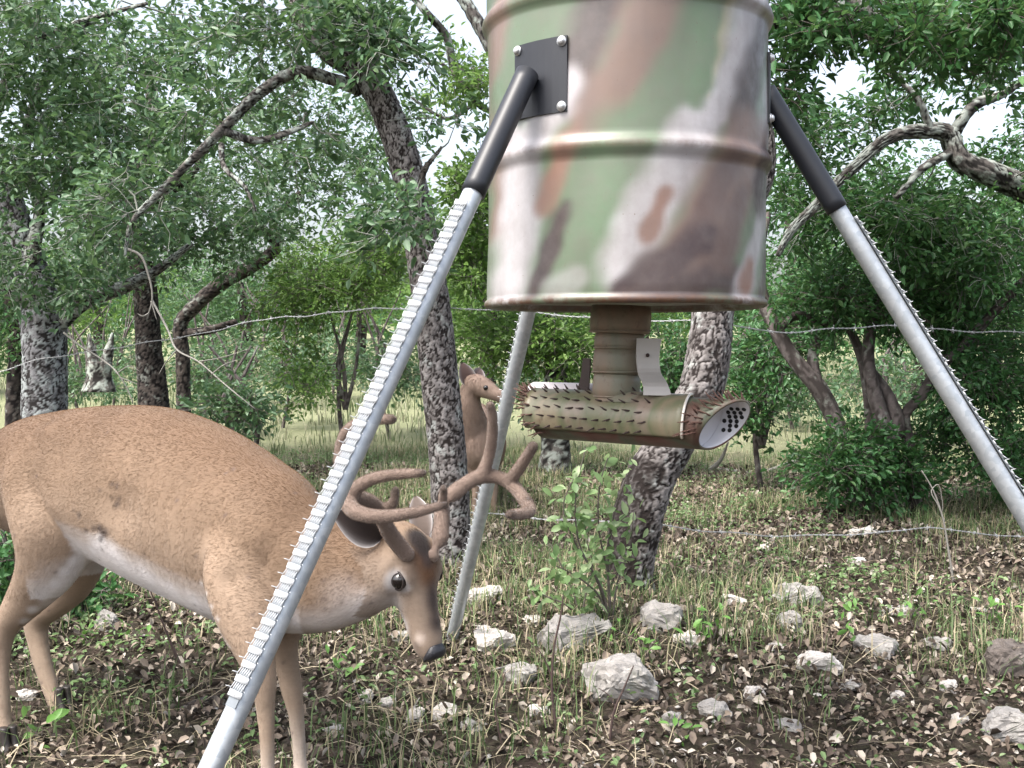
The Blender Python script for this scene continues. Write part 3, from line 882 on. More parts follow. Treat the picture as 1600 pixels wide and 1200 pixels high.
PIPE = m_pipe('painted_drop_pipe', (srgb(98, 76, 68), srgb(138, 120, 104), srgb(118, 118, 102), srgb(114, 92, 82)))
TUBE = m_pipe('painted_feed_tube', (srgb(84, 50, 46), srgb(84, 90, 74), srgb(104, 78, 70), srgb(88, 52, 48)))
SHELL = m_pipe('worn_painted_sheet', (srgb(84, 94, 70), srgb(122, 112, 92), srgb(96, 100, 74), srgb(136, 118, 108)), rough=.4)
PVC = m_plain('white_pvc_inside', (.62, .62, .66), .4, var=.08, scale=20)
NAIL = m_plain('rusty_nail', (.050, .032, .028), .6, .3, var=.4, scale=60)
RUSTN = m_plain('red_rusty_nail', (.105, .055, .042), .65, .2, var=.4, scale=60)

def pxz(y, d=2.31): return P(968, y, d)[2]
px0 = P(971, 485, 2.31)[0]; px1 = P(962, 612, 2.31)[0]
for (ya, yb, ra, rb, x0, x1) in ((478, 521, .064, .064, .05, .3), (521, 546, .052, .053, .3, .45), (545, 584, .0525, .053, .45, .75), (583, 622, .050, .050, .75, 1.)):
    xa = px0 + (px1 - px0) * x0; xb = px0 + (px1 - px0) * x1
    ac = Acc()
    za_, zb_ = pxz(ya), pxz(yb)
    ac.tube([(xa, FD, za_), (xa, FD, za_ - .002), (xb, FD, zb_ + .002), (xb, FD, zb_)], [ra - .002, ra, rb, rb - .002], 48, 4)
    ac.tube([(xb, FD, zb_ + .006), (xb, FD, zb_ + .003)], [rb + .0015, rb + .0015], 48)
    ac.obj('drop_pipe', PIPE, feeder)

# spiked feed tube: slanting across below, cut obliquely at both ends
TA, TB = P(834, 647, 2.43), P(1132, 664, 2.145)
tu = nrm(TB - TA); tL = np.linalg.norm(TB - TA)
tn = nrm(np.cross(tu, np.array((0, 0, 1.))) * 1.0)      # towards the camera?
if tn[1] > 0: tn = -tn
tz = np.cross(tn, tu); tz = tz if tz[2] > 0 else -tz
TR = .0515


def on_tube(s, a, r=TR):            # s along the axis (m), a: 0 = towards camera, pi/2 = up
    return TA + tu * s + r * (math.cos(a) * tn + math.sin(a) * tz)


ns = 64; rings = 26
def tube_ring(kind, a):
    # oblique cut: upper lip reaches further, the lower lip is cut back; front lip cut back a little
    cut = math.sin(a) * .034 - math.cos(a) * .018
    return tL + cut if kind else 0.0 - cut * .9
Vo = []; Vi = []
for k in range(rings):
    f_ = k / (rings - 1)
    for q_ in range(ns):
        a_ = q_ / ns * 2 * math.pi
        s_ = tube_ring(0, a_) * (1 - f_) + tube_ring(1, a_) * f_
        Vo.append(on_tube(s_, a_)); Vi.append(on_tube(s_, a_, TR - .0045))
F = [tuple(f) for f in ringfaces(rings, ns)]
n0 = len(Vo)
ac = Acc()
ends = [(0, 0), ((rings - 1) * ns, 1)]
F2 = list(F)
for off, e in ends:
    for q_ in range(ns):
        w_ = (q_ + 1) % ns
        f_ = (off + q_, off + w_, n0 + off + w_, n0 + off + q_)
        F2.append(f_)
F2 += [tuple(n0 + i_ for i_ in f[::-1]) for f in F]
ftube = build('feed_tube', np.array(Vo + Vi), F2, TUBE, feeder)
ftube.data.materials.append(PVC)
for p_ in ftube.data.polygons:
    if p_.index >= len(F) + 2 * ns: p_.material_index = 1
# perforated baffle across the inside near the right mouth: white plate with dark holes
HOLE = m_plain('dark_hole', (.012, .012, .012), .9, var=.2)
ac = Acc()
sb_ = tL - .035
Vd = [TA + tu * (sb_)] + [on_tube(sb_ + .02 * math.sin(q_ / 40 * 2 * math.pi), q_ / 40 * 2 * math.pi, TR - .005) for q_ in range(40)]
ac.add(Vd, [(0, 1 + q_, 1 + (q_ + 1) % 40) for q_ in range(40)])
baffle = ac.obj('baffle', PVC, ftube)
hole_me = unit_mesh('hole', HOLE, lambda a: a.tube([(0, 0, -.002), (0, 0, .0012)], .0044, 14))
# holes in the tube's far inner wall by the mouth
for r_ in range(6):
    for c_ in range(4):
        a_ = math.pi - .35 + r_ * .2 - .35; s_ = tube_ring(1, a_) - .012 - c_ * .0135 - (.006 if r_ % 2 else 0)
        if c_ > 2 - (r_ > 3): continue
        nn = -(math.cos(a_) * tn + math.sin(a_) * tz)
        place('hole', hole_me, ftube, on_tube(s_, a_, TR - .0047), tu, np.cross(nn, tu), nn)
# cover shell with punched spikes
def shell_obj():
    Vs = []; a0, a1 = R(-28), R(118); na = 28; nl = 24
    for r_ in (TR + .004, TR + .0065):
        for k in range(nl):
            for q_ in range(na):
                a_ = a0 + (a1 - a0) * q_ / (na - 1)
                e0 = .012 - .006 * math.sin(a_); e1 = tL - .078 + .016 * math.cos(a_ * 1.0 - .2)
                s_ = e0 + (e1 - e0) * k / (nl - 1)
                Vs.append(on_tube(s_, a_, r_ + .0006 * math.sin(s_ * 60 + a_ * 5)))
    Fs = []
    N1 = na * nl
    for k in range(nl - 1):
        for q_ in range(na - 1):
            i_ = k * na + q_
            Fs.append((i_, i_ + 1, i_ + na + 1, i_ + na)); Fs.append((N1 + i_, N1 + i_ + na, N1 + i_ + na + 1, N1 + i_ + 1))
    for k in range(nl - 1):
        for q_ in (0, na - 1):
            i_ = k * na + q_; Fs.append((i_, i_ + na, N1 + i_ + na, N1 + i_))
    for q_ in range(na - 1):
        for k in (0, nl - 1):
            i_ = k * na + q_; Fs.append((i_, i_ + 1, N1 + i_ + 1, N1 + i_))
    return build('spiked_cover', np.array(Vs), Fs, SHELL, feeder)
cover = shell_obj()
RIMB = m_plain('bare_worn_edge', (.66, .62, .56), .4, .2, var=.3, scale=60)
ac = Acc(); ac.tube([on_tube(tL - .078 + .016 * math.cos(a_ - .2), a_, TR + .006) for a_ in np.linspace(R(-28), R(100), 20)], .0028, 8); ac.obj('cover_rim', RIMB, cover)
nail_me = unit_mesh('spike', NAIL, lambda a: a.tube([(0, 0, -.002), (0, 0, .008), (0, 0, .0155)], [.0021, .0019, .0009], 6))
rnail_me = unit_mesh('spike', RUSTN, lambda a: a.tube([(0, 0, -.002), (0, 0, .010), (0, 0, .020)], [.0018, .0016, .0007], 6))


def spike(me, parent, s_, a_, r_=TR, back=-1.0, ln=1.0):
    rad = math.cos(a_) * tn + math.sin(a_) * tz
    d_ = nrm(rad * .8 + tu * back * .9 + rng.normal(size=3) * .2)
    x_ = nrm(np.cross(d_, tu)); y_ = np.cross(d_, x_)
    place('spike', me, parent, on_tube(s_, a_, r_), x_, y_, d_ * ln)


for r_, a_ in enumerate(np.radians((-18, 2, 22, 42, 64, 88, 108))):
    for c_ in range(11):
        spike(nail_me, cover, 0.026 + c_ * .0282 + (.012 if r_ % 2 else 0) + rng.normal() * .001, a_ + rng.normal() * .02, TR + .006)
for r_, a_ in enumerate(np.radians((-20, -8, 4, 16, 28, 40, 52, 64, 76, 88, 100, 112, 126, 140, 154))):
    for c_ in range(3):
        spike(rnail_me, ftube, tube_ring(1, a_) - .008 - c_ * .014 - (.006 if r_ % 2 else 0), a_ + rng.normal() * .06, TR, -.55, 1.15)
for r_, a_ in enumerate(np.radians((-40, -26, -12, 2, 16, 30, 44, 58, 72, 86, 100, 114))):
    for c_ in range(3):
        spike(rnail_me, ftube, tube_ring(0, a_) + .006 + c_ * .010, a_ + rng.normal() * .08, TR, -.9, 1.2)
# second, pale tube behind, crossing under the drop pipe
ac = Acc()
q0, q1 = P(836, 626, 2.56), P(990, 632, 2.40)
ac.tube([q0, q1], .044, 40, 8); ac.obj('rear_tube', m_plain('pale_pvc_tube', (.60, .54, .54), .4, var=.15, scale=9), feeder)
# saddle over the tube, straps
ac = Acc()
Vs = [on_tube(s_, a_, TR + .008) for s_ in np.linspace(tL * .42, tL * .62, 6) for a_ in np.linspace(R(40), R(140), 14)]
ac.add(Vs, [(k * 14 + q_, k * 14 + q_ + 1, (k + 1) * 14 + q_ + 1, (k + 1) * 14 + q_) for k in range(5) for q_ in range(13)])
ac.obj('saddle', PIPE, feeder)


def bracket(pts, w0, mat, wdir, th_=.0016):
    """bent flat bar through pts"""
    ac = Acc(); V_ = []
    p, r_, t_ = smoothpath(pts, w0, 16)
    wdir = nrm(wdir)
    T_ = nrm(np.gradient(p, axis=0))
    for k in range(len(p)):
        nn = nrm(np.cross(T_[k], wdir))
        for s1, s2 in ((-1, -1), (1, -1), (1, 1), (-1, 1)):
            V_.append(p[k] + wdir * r_[k] * s1 + nn * th_ * s2)
    F_ = [tuple(f) for f in ringfaces(len(p), 4)] + [(3, 2, 1, 0), (len(V_) - 4, len(V_) - 3, len(V_) - 2, len(V_) - 1)]
    ac.add(V_, F_)
    return ac.obj('bracket', mat, feeder, smooth=False)


SHEET = m_plain('pale_painted_sheet', (.42, .39, .36), .42, .1, var=.2, scale=16)
DSHEET = m_plain('dark_painted_sheet', (.07, .05, .045), .6, .1, var=.3, scale=16)
b1 = bracket([P(1014, 529, 2.25), P(1012, 560, 2.245), P(1014, 580, 2.24), P(1025, 605, 2.205), P(1027, 618, 2.20)], [.0255, .024, .0235, .026, .029], SHEET, np.array((1., .12, -.02)))
ac = Acc(); ac.tube([P(1012, 555, 2.2475), P(1012, 555, 2.238)], .004, 10); ac.obj('bolt', NAIL, b1)
b2 = bracket([P(917, 560, 2.40), P(915, 585, 2.41), P(910, 618, 2.43)], [.012, .014, .02], DSHEET, np.array((.6, -.8, 0)))

# ------------------------------------------------------------------ deer
def loft(acc, st, ns=28, capr=.35):
    """st: list of (centre, axisA*ra, axisB*rb); closed with rounded ends"""
    V_ = []
    a = np.linspace(0, 2 * np.pi, ns, endpoint=False)
    cs = np.array([s[0] for s in st]); A_ = np.array([s[1] for s in st]); B_ = np.array([s[2] for s in st])
    n = max(12, len(st) * 6)
    p, _, t = smoothpath(cs, np.ones(len(cs)), n)
    d = np.concatenate([[0], np.cumsum(np.linalg.norm(np.diff(cs, axis=0), axis=1))])
    def it(Q): return smoothint(d, Q, t)
    Aq, Bq = it(A_), it(B_)
    V_ = p[:, None] + np.cos(a)[None, :, None] * Aq[:, None] + np.sin(a)[None, :, None] * Bq[:, None]
    # round the ends
    d0 = nrm(p[0] - p[1]); d1 = nrm(p[-1] - p[-2])
    r0 = np.linalg.norm(Aq[0]) * .5 + np.linalg.norm(Bq[0]) * .5; r1 = np.linalg.norm(Aq[-1]) * .5 + np.linalg.norm(Bq[-1]) * .5
    pre = [(p[0] + d0 * r0 * capr * math.sin(f * math.pi / 2))[None] + math.cos(f * math.pi / 2) * (V_[0] - p[0]) for f in (.9, .7, .4)]
    post = [(p[-1] + d1 * r1 * capr * math.sin(f * math.pi / 2))[None] + math.cos(f * math.pi / 2) * (V_[-1] - p[-1]) for f in (.4, .7, .9)]
    V_ = np.concatenate([np.array(pre), V_, np.array(post)])
    m_ = len(V_)
    V_ = V_.reshape(-1, 3)
    F_ = [tuple(f) for f in ringfaces(m_, ns)] + [tuple(range(ns - 1, -1, -1)), tuple(range(len(V_) - ns, len(V_)))]
    acc.add(V_, F_)


def smoothint(d, Q, t):
    m = np.gradient(Q, d, axis=0) if len(Q) > 2 else np.zeros_like(Q)
    i = np.clip(np.searchsorted(d, t, 'right') - 1, 0, len(d) - 2)
    h = (d[i + 1] - d[i])[:, None]; s = (t - d[i])[:, None] / h
    return (2 * s**3 - 3 * s**2 + 1) * Q[i] + (s**3 - 2 * s**2 + s) * h * m[i] + (-2 * s**3 + 3 * s**2) * Q[i + 1] + (s**3 - s**2) * h * m[i + 1]


def limb(acc, pts, ns=20):
    """pts: (px,py,depth,r) or (..., r, squash)"""
    cs = [P(*q[:3]) for q in pts]
    p = np.array(cs); T = nrm(np.gradient(p, axis=0))
    st = []
    for k, q in enumerate(pts):
        A_ = nrm(np.cross(T[k], np.array((0.35, -.94, 0.))))
        B_ = nrm(np.cross(T[k], A_))
        sq = q[4] if len(q) > 4 else 1.0
        st.append((p[k], A_ * q[3], B_ * q[3] * sq))
    loft(acc, st, ns)


def fuse(acc, voxel, smooth_it, fac=.5):
    """voxel remesh of overlapping closed shapes into one skin"""
    me = bpy.data.meshes.new('tmp')
    me.from_pydata([tuple(v) for v in np.concatenate(acc.V)], [], acc.F)
    o = bpy.data.objects.new('tmp', me); C.objects.link(o)
    bm = bmesh.new(); bm.from_mesh(me); bmesh.ops.recalc_face_normals(bm, faces=bm.faces); bm.to_mesh(me); bm.free()
    md = o.modifiers.new('r', 'REMESH'); md.mode = 'VOXEL'; md.voxel_size = voxel
    sm = o.modifiers.new('s', 'SMOOTH'); sm.factor = fac; sm.iterations = smooth_it
    dg = bpy.context.evaluated_depsgraph_get()
    ev = o.evaluated_get(dg)
    m2 = ev.to_mesh()
    V_ = np.empty(len(m2.vertices) * 3, np.float32); m2.vertices.foreach_get('co', V_)
    N_ = np.empty(len(m2.vertices) * 3, np.float32); m2.vertices.foreach_get('normal', N_)
    F_ = [tuple(p.vertices) for p in m2.polygons]
    ev.to_mesh_clear()
    bpy.data.objects.remove(o); bpy.data.meshes.remove(me)
    return V_.reshape(-1, 3).astype(float), N_.reshape(-1, 3).astype(float), F_


def m_coat(name):
    m, nt, b = newmat(name)
    c = attr(nt, 'col', 'Color')
    n = tex(nt, 150, 4, .7, stretch=(.5, .6, 1.2)); n2 = tex(nt, 7, 4, .55)
    c = mixc(nt, 1.0, c, ramp(nt, n, [(.3, .9), (.7, 1.05)]), 'MULTIPLY')
    c = mixc(nt, 1.0, c, ramp(nt, n2, [(.35, .9), (.65, 1.12)]), 'MULTIPLY')
    nt.links.new(c, b.inputs['Base Color'])
    b.inputs['Roughness'].default_value = .75
    b.inputs['Specular IOR Level'].default_value = .25
    b.inputs['Sheen Weight'].default_value = .1
    bump(nt, b, n, .08, .003)
    return m


def m_hair(name):
    m, nt, b = newmat(name)
    nt.links.new(attr(nt, 'hcol', 'Color'), b.inputs['Base Color'])
    b.inputs['Roughness'].default_value = .9
    b.inputs['Specular IOR Level'].default_value = .08
    return m


COAT = m_coat('summer_coat'); HAIR = m_hair('coat_hair')
TAN = np.array((.228, .160, .110)); RED = np.array((.138, .082, .048)); PALE = np.array((.30, .225, .168)); WHT = np.array((.66, .63, .63)); DARK = np.array((.042, .030, .028)); GREYB = np.array((.20, .15, .125))


def sstep(a, b, x):
    t = np.clip((x - a) / (b - a), 0, 1)
    return t * t * (3 - 2 * t)


def blob(col, V_, c, r, cc, k=1.0, soft=.5, stretch=None):
    dv = V_ - np.asarray(c)
    if stretch is not None:
        ax, f_ = stretch
        ax = nrm(ax); al = dv @ ax
        dv = dv - np.outer(al * (1 - 1 / f_), ax)
    d_ = np.linalg.norm(dv, axis=1) / r
    w = np.clip((1 + soft * .5 - d_) / (soft * 1.5), 0, 1)
    w = w * w * (3 - 2 * w) * k
    return col * (1 - w[:, None]) + np.asarray(cc) * w[:, None]


def add_fur(V_, N_, F_, col, n, length, flow, parent, seed=3, rad=.0005, lenf=None, stand=0.):
    rg = np.random.default_rng(seed)
    tri = []
    for f in F_:
        tri.append((f[0], f[1], f[2]))
        if len(f) == 4: tri.append((f[0], f[2], f[3]))
    tri = np.array(tri)
    A_ = V_[tri[:, 0]]; B_ = V_[tri[:, 1]]; D_ = V_[tri[:, 2]]
    ar = np.linalg.norm(np.cross(B_ - A_, D_ - A_), axis=1)
    k = rg.choice(len(tri), n, p=ar / ar.sum())
    u = rg.random((n, 2)); fl = u.sum(1) > 1; u[fl] = 1 - u[fl]
    w = np.stack([1 - u.sum(1), u[:, 0], u[:, 1]], 1)[..., None]
    p0 = (V_[tri[k]] * w).sum(1); nn = nrm((N_[tri[k]] * w).sum(1)); cc = (col[tri[k]] * w).sum(1)
    fd = flow(p0); fd = nrm(fd - nn * (fd * nn).sum(1, keepdims=True))
    side = np.cross(nn, fd)
    jit = rg.normal(size=(n, 1)) * .14
    fd = nrm(fd + side * jit)
    L = length * rg.uniform(.6, 1.25, n)
    if lenf is not None: L = L * lenf(p0)
    L = L[:, None]
    lift = rg.uniform(.08, .26, (n, 1)) + stand
    p1 = p0 + fd * L * .35 + nn * L * lift * .5
    p2 = p0 + fd * L * .7 + nn * L * lift * .75
    p3 = p0 + fd * L + nn * L * lift * .7
    pts = np.stack([p0, p1, p2, p3], 1) - origin_of(parent)
    hc = bpy.data.hair_curves.new('fur')
    hc.add_curves([4] * n)
    hc.attributes['position'].data.foreach_set('vector', pts.astype(np.float32).ravel()) if 'position' in hc.attributes else hc.points.foreach_set('position', pts.astype(np.float32).ravel())
    ra = hc.attributes.get('radius') or hc.attributes.new('radius', 'FLOAT', 'POINT')
    ra.data.foreach_set('value', np.tile(np.array([rad, rad * .9, rad * .6, rad * .12], np.float32), n))
    var = rg.uniform(.95, 1.07, (n, 1))
    hcl = np.concatenate([np.clip(cc * var, 0, 1), np.ones((n, 1))], 1).astype(np.float32)
    hc.attributes.new('hcol', 'FLOAT_COLOR', 'CURVE').data.foreach_set('color', hcl.ravel())
    hc.materials.append(HAIR)
    o = bpy.data.objects.new('fur', hc)
    C.objects.link(o); o.parent = parent
    o['kind'] = 'stuff'
    return o


def body_station(x, yt, yb, d, hw, fwd):
    c_ = P(x, (yt + yb) / 2, d); hh_ = (P(x, yt, d)[2] - P(x, yb, d)[2]) / 2
    sd = nrm(np.cross(fwd, np.array((0, 0, 1.))))
    up = nrm(np.cross(sd, fwd))
    return (c_, sd * hw, up * hh_)


# --- the buck
bfw = nrm(np.array((.79, -.61, -.10)))
acc = Acc()
loft(acc, [body_station(-8, 700, 800, 2.93, .075, bfw), body_station(30, 660, 828, 2.86, .125, bfw), body_station(95, 641, 850, 2.78, .155, bfw), body_station(170, 633, 872, 2.70, .168, bfw),
           body_station(250, 637, 914, 2.60, .175, bfw), body_station(330, 668, 953, 2.50, .168, bfw), body_station(400, 712, 985, 2.41, .15, bfw), body_station(455, 752, 995, 2.33, .115, bfw), body_station(492, 795, 980, 2.29, .07, bfw)], 36)
nfw = nrm(np.array((.95, -.3, -.12)))
loft(acc, [body_station(430, 752, 990, 2.37, .12, nfw), body_station(485, 786, 992, 2.31, .098, nfw), body_station(535, 822, 985, 2.27, .080, nfw), body_station(580, 842, 968, 2.24, .068, nfw), body_station(622, 846, 945, 2.215, .058, nfw)], 30)
# near hind leg
limb(acc, [(75, 690, 2.79, .06), (80, 735, 2.735, .115), (88, 790, 2.66, .115, .75), (88, 840, 2.62, .102, .68), (72, 890, 2.615, .074, .62), (46, 930, 2.635, .053, .65), (24, 958, 2.65, .040, .8), (6, 985, 2.66, .031), (1, 1030, 2.655, .0225), (3, 1085, 2.645, .0195), (7, 1140, 2.635, .0215), (12, 1160, 2.625, .024), (17, 1183, 2.605, .019)])
# far hind leg
limb(acc, [(100, 760, 2.88, .10), (125, 860, 2.90, .080, .7), (108, 915, 2.92, .058, .7), (78, 948, 2.93, .042), (57, 972, 2.94, .035), (60, 1005, 2.93, .027), (71, 1050, 2.91, .0235), (88, 1100, 2.885, .0215), (98, 1128, 2.87, .025), (108, 1146, 2.855, .024), (113, 1158, 2.85, .018)])
# near fore leg
limb(acc, [(410, 770, 2.36, .05), (402, 815, 2.36, .10, .6), (394, 872, 2.305, .105, .6), (387, 930, 2.245, .085, .62), (392, 985, 2.205, .058, .8), (402, 1030, 2.185, .037), (412, 1072, 2.18, .0265), (414, 1095, 2.18, .0215), (417, 1150, 2.18, .0165), (420, 1230, 2.18, .0165), (424, 1262, 2.175, .021), (430, 1285, 2.16, .021), (434, 1306, 2.15, .018)])
# far fore leg
limb(acc, [(440, 900, 2.42, .085), (443, 965, 2.41, .060), (443, 1010, 2.40, .033), (451, 1050, 2.40, .026), (456, 1078, 2.395, .0245), (461, 1105, 2.39, .0195), (466, 1150, 2.39, .0165), (470, 1200, 2.385, .0165), (473, 1225, 2.38, .021), (478, 1243, 2.37, .021), (481, 1256, 2.36, .018)])
# head frame
HS = .84
HO = P(656, 898, 2.20)
hf = nrm(np.array((.26, -.20, -.945)))
hu = np.array((.668, -.668, .33)); hu = nrm(hu - hf * np.dot(hu, hf))
hr = np.cross(hf, hu)
hf, hu, hr = hf * HS, hu * HS * 1.1, hr * HS * 1.12
def H(t, u_=0., s_=0.): return HO + hf * t + hu * u_ + hr * s_
loft(acc, [(H(-.125, -.05), hr * .040, hu * .045), (H(-.095, -.035), hr * .052, hu * .058), (H(-.06, -.028), hr * .056, hu * .064), (H(-.025, -.027), hr * .0565, hu * .066), (H(.01, -.030), hr * .053, hu * .062), (H(.045, -.031), hr * .045, hu * .053),
           (H(.08, -.030), hr * .038, hu * .046), (H(.115, -.030), hr * .0345, hu * .041), (H(.145, -.030), hr * .0335, hu * .038), (H(.170, -.030), hr * .032, hu * .034), (H(.190, -.030), hr * .025, hu * .025)], 32, .5)
for s_ in (-1, 1):      # cheek, brow, nostril swell
    loft(acc, [(H(-.03, -.05, s_ * .026), hr * .026, hu * .034), (H(.01, -.055, s_ * .024), hr * .026, hu * .034), (H(.05, -.05, s_ * .02), hr * .018, hu * .024)], 20)
    loft(acc, [(H(-.03, .012, s_ * .036), hr * .016, hu * .016), (H(-.003, .012, s_ * .040), hr * .016, hu * .014), (H(.025, .002, s_ * .034), hr * .011, hu * .012)], 16)
    loft(acc, [(H(-.05, -.005, s_ * .030), hu * .022, hf * .022), (H(-.062, .008, s_ * .050), hu * .021, hf * .021)], 16)      # pedicle
    loft(acc, [(H(.155, -.022, s_ * .017), hr * .012, hu * .013), (H(.182, -.024, s_ * .014), hr * .010, hu * .011)], 16)
loft(acc, [(H(.10, -.062), hr * .020, hu * .012), (H(.14, -.060), hr * .020, hu * .012), (H(.172, -.056), hr * .016, hu * .010)], 18)   # lower jaw
bV, bN, bF = fuse(acc, .0075, 6, .5)
buck_base = np.array((P(260, 1200, 2.55)[0], 2.55, 0.)); buck_base[2] = zg(buck_base[0], buck_base[1])
buck = thing('buck_deer', 'antlered tan buck with lowered head behind the sloping galvanised pipe leg', 'deer', buck_base)
col = np.broadcast_to(TAN, bV.shape).copy()
_y = bV[:, 1]; _z = bV[:, 2] - HC; _d = _y * cp - _z * sp
b_px = 800 + FPX * bV[:, 0] / _d; b_py = 600 - FPX * (_y * sp + _z * cp) / _d


def surf(px, py):
    """the skin point met first when looking towards (px, py)"""
    q_ = (b_px - px) ** 2 + (b_py - py) ** 2
    k_ = np.where(q_ < 49)[0]
    if not len(k_): return bV[int(np.argmin(q_))]
    return bV[k_[int(np.argmin(bV[k_, 1]))]]


# muscle and bone under the skin
for (x, y, r_, am) in ((178, 792, .075, -.017), (82, 800, .09, .010), (72, 668, .035, .008), (385, 832, .075, .010), (322, 842, .055, -.010), (205, 700, .07, -.006), (360, 900, .03, -.008), (120, 700, .06, -.006), (470, 880, .03, -.006), (560, 905, .03, -.004)):
    w = np.exp(-(np.linalg.norm(bV - surf(x, y), axis=1) / r_) ** 2 * 1.6)
    bV = bV + bN * (w * am)[:, None]
al = (bV - P(250, 780, 2.6)) @ bfw
w = np.exp(-(np.linalg.norm(bV - surf(275, 790), axis=1) / .16) ** 2)
bV = bV + bN * (w * .0022 * np.sin(al * 2 * np.pi / .045 + bV[:, 2] * 9))[:, None]
# redder back, paler flank and legs
spine = np.array([P(x, y, d) for x, y, d in ((-8, 690, 2.93), (95, 641, 2.78), (250, 637, 2.6), (400, 712, 2.41), (500, 800, 2.3), (590, 842, 2.24))])
sx = np.interp(bV[:, 0], spine[:, 0], spine[:, 2])
dz = sx - bV[:, 2]
onbody = bV[:, 0] < P(600, 0, 2.25)[0]
w = np.clip(1.15 - dz / .19, 0, 1) * onbody
col = col * (1 - w[:, None] * .85) + RED * .85 * w[:, None] * .85
w = np.clip((dz - .16) / .2, 0, 1) * onbody
col = col * (1 - w[:, None] * .6) + PALE * w[:, None] * .6
# belly, inner hind legs white
w = np.clip((-bN[:, 2] - .25) / .35, 0, 1) * (bV[:, 0] < P(470, 0, 2.3)[0]) * (bV[:, 0] > P(75, 0, 2.75)[0]) * (bV[:, 2] > .30) * (bV[:, 2] < .62)
col = col * (1 - w[:, None] * .9) + WHT * w[:, None] * .9
for (x, y, r_, k) in ((190, 892, .05, .9), (225, 908, .045, .9), (265, 930, .035, .8), (300, 945, .03, .7), (150, 862, .035, .9), (170, 872, .04, .9), (135, 885, .04, .75), (110, 915, .035, .6), (85, 945, .03, .5),
                      (152, 846, .018, .95), (138, 862, .017, .95), (122, 880, .017, .95), (106, 899, .017, .95), (90, 918, .016, .9), (74, 937, .016, .85), (58, 957, .016, .75), (44, 974, .014, .6),
                      (309, 912, .007, .55), (316, 930, .007, .55), (324, 950, .007, .5), (334, 970, .007, .5), (605, 945, .04, .9), (585, 958, .045, .6), (560, 972, .05, .5), (520, 982, .05, .5), (475, 985, .05, .45), (540, 950, .06, .25)):
    col = blob(col, bV, surf(x, y), r_, WHT, k, .9)
# dark fold where flank meets thigh, scuffs
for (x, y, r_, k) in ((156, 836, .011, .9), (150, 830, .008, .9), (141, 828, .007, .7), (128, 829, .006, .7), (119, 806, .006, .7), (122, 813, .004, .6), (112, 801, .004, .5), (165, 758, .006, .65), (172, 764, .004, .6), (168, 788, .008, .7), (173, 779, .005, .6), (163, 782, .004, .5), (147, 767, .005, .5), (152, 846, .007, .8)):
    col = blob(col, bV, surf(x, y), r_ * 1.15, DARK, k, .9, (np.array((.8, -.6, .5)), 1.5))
for (x, y) in ((500, 905), (540, 900), (578, 915), (505, 940), (530, 945), (430, 915), (300, 870), (350, 800), (90, 900), (60, 1040), (440, 1040), (580, 925)):
    col = blob(col, bV, surf(x, y), .006, DARK * 2, .6, .9)
# legs paler
w = np.clip((.26 - bV[:, 2]) / .18, 0, 1) * (bV[:, 0] < P(560, 0, 2.2)[0])
col = col * (1 - w[:, None] * .55) + np.array((.30, .235, .18)) * w[:, None] * .55
w = np.clip((.12 - bV[:, 2]) / .1, 0, 1) * (bV[:, 0] > P(395, 0, 2.2)[0]) * (bV[:, 0] < P(560, 0, 2.2)[0])
col = col * (1 - w[:, None] * .5) + np.array((.55, .48, .43)) * w[:, None] * .5
# head
hs_ = bV - HO
tl, ul, rl = hs_ @ hf / (hf @ hf), hs_ @ hu / (hu @ hu), hs_ @ hr / (hr @ hr)
inh = (tl > -.13) & (np.abs(rl) < .1) & (np.abs(ul + .03) < .1)
w = inh * np.clip((tl + .12) / .08, 0, 1)
FACE = np.array((.235, .18, .14))
col = col * (1 - w[:, None] * .8) + FACE * w[:, None] * .8
def hb(t, u_, s_, r_, cc, k, soft=.7, st=None):
    global col
    n_ = blob(col, bV, H(t, u_, s_), r_ * HS, cc, k, soft, st)
    col = np.where(inh[:, None], n_, col)
ORB = np.array((.105, .052, .026))
hb(-.035, .03, 0, .052, ORB, 1., .7)
hb(.01, .03, 0, .034, ORB * 1.1, .95, .8)
hb(-.085, .03, .0, .040, DARK * .45, 1., .5)
hb(-.055, .038, .0, .030, DARK * .45, 1., .6)
hb(-.025, .038, .0, .022, DARK, .85, .8)
hb(.065, .015, -.004, .023, DARK * 1.1, .95, .8, (hf, 2.6))
hb(.12, .0, -.004, .026, DARK * 1.1, .95, .8)
for s_ in (-1, 1):
    hb(.0, -.012, s_ * .056, .031, WHT * .8, .75, .5)
    hb(.02, .0, s_ * .045, .015, WHT * .85, .6, .6)
    hb(.03, -.07, s_ * .02, .05, WHT, .75, .8)
    hb(.10, -.065, s_ * .016, .035, WHT, .8, .8)
    hb(.145, -.018, s_ * .026, .016, np.array((.55, .46, .4)), .8, .8)
    hb(.16, -.03, s_ * .026, .014, DARK, .5, .7)
hb(.17, -.062, 0, .022, WHT, .95, .6)
hb(.188, -.022, 0, .024, DARK * .5, 1., .35)
hb(.178, -.01, 0, .018, DARK * .5, .95, .4)
# dark fleck scatter
rg = np.random.default_rng(11)
for _ in range(90):
    k_ = rg.integers(len(bV))
    col = blob(col, bV, bV[k_], rg.uniform(.004, .007), DARK * 2, .6, .8)
body = build('body', bV, bF, COAT, buck, vattr={'col': col})


def flow_buck(p):
    f_ = np.tile(-bfw, (len(p), 1)) * 1.0
    f_[:, 2] -= .55
    low = p[:, 2] < .33
    f_[low] = np.array((-.1, 0, -1.))
    h_ = p - HO; ih = ((h_ @ hf) / HS**2 > -.12) & (p[:, 0] > P(590, 0, 2.2)[0])
    f_[ih] = -hf
    return f_


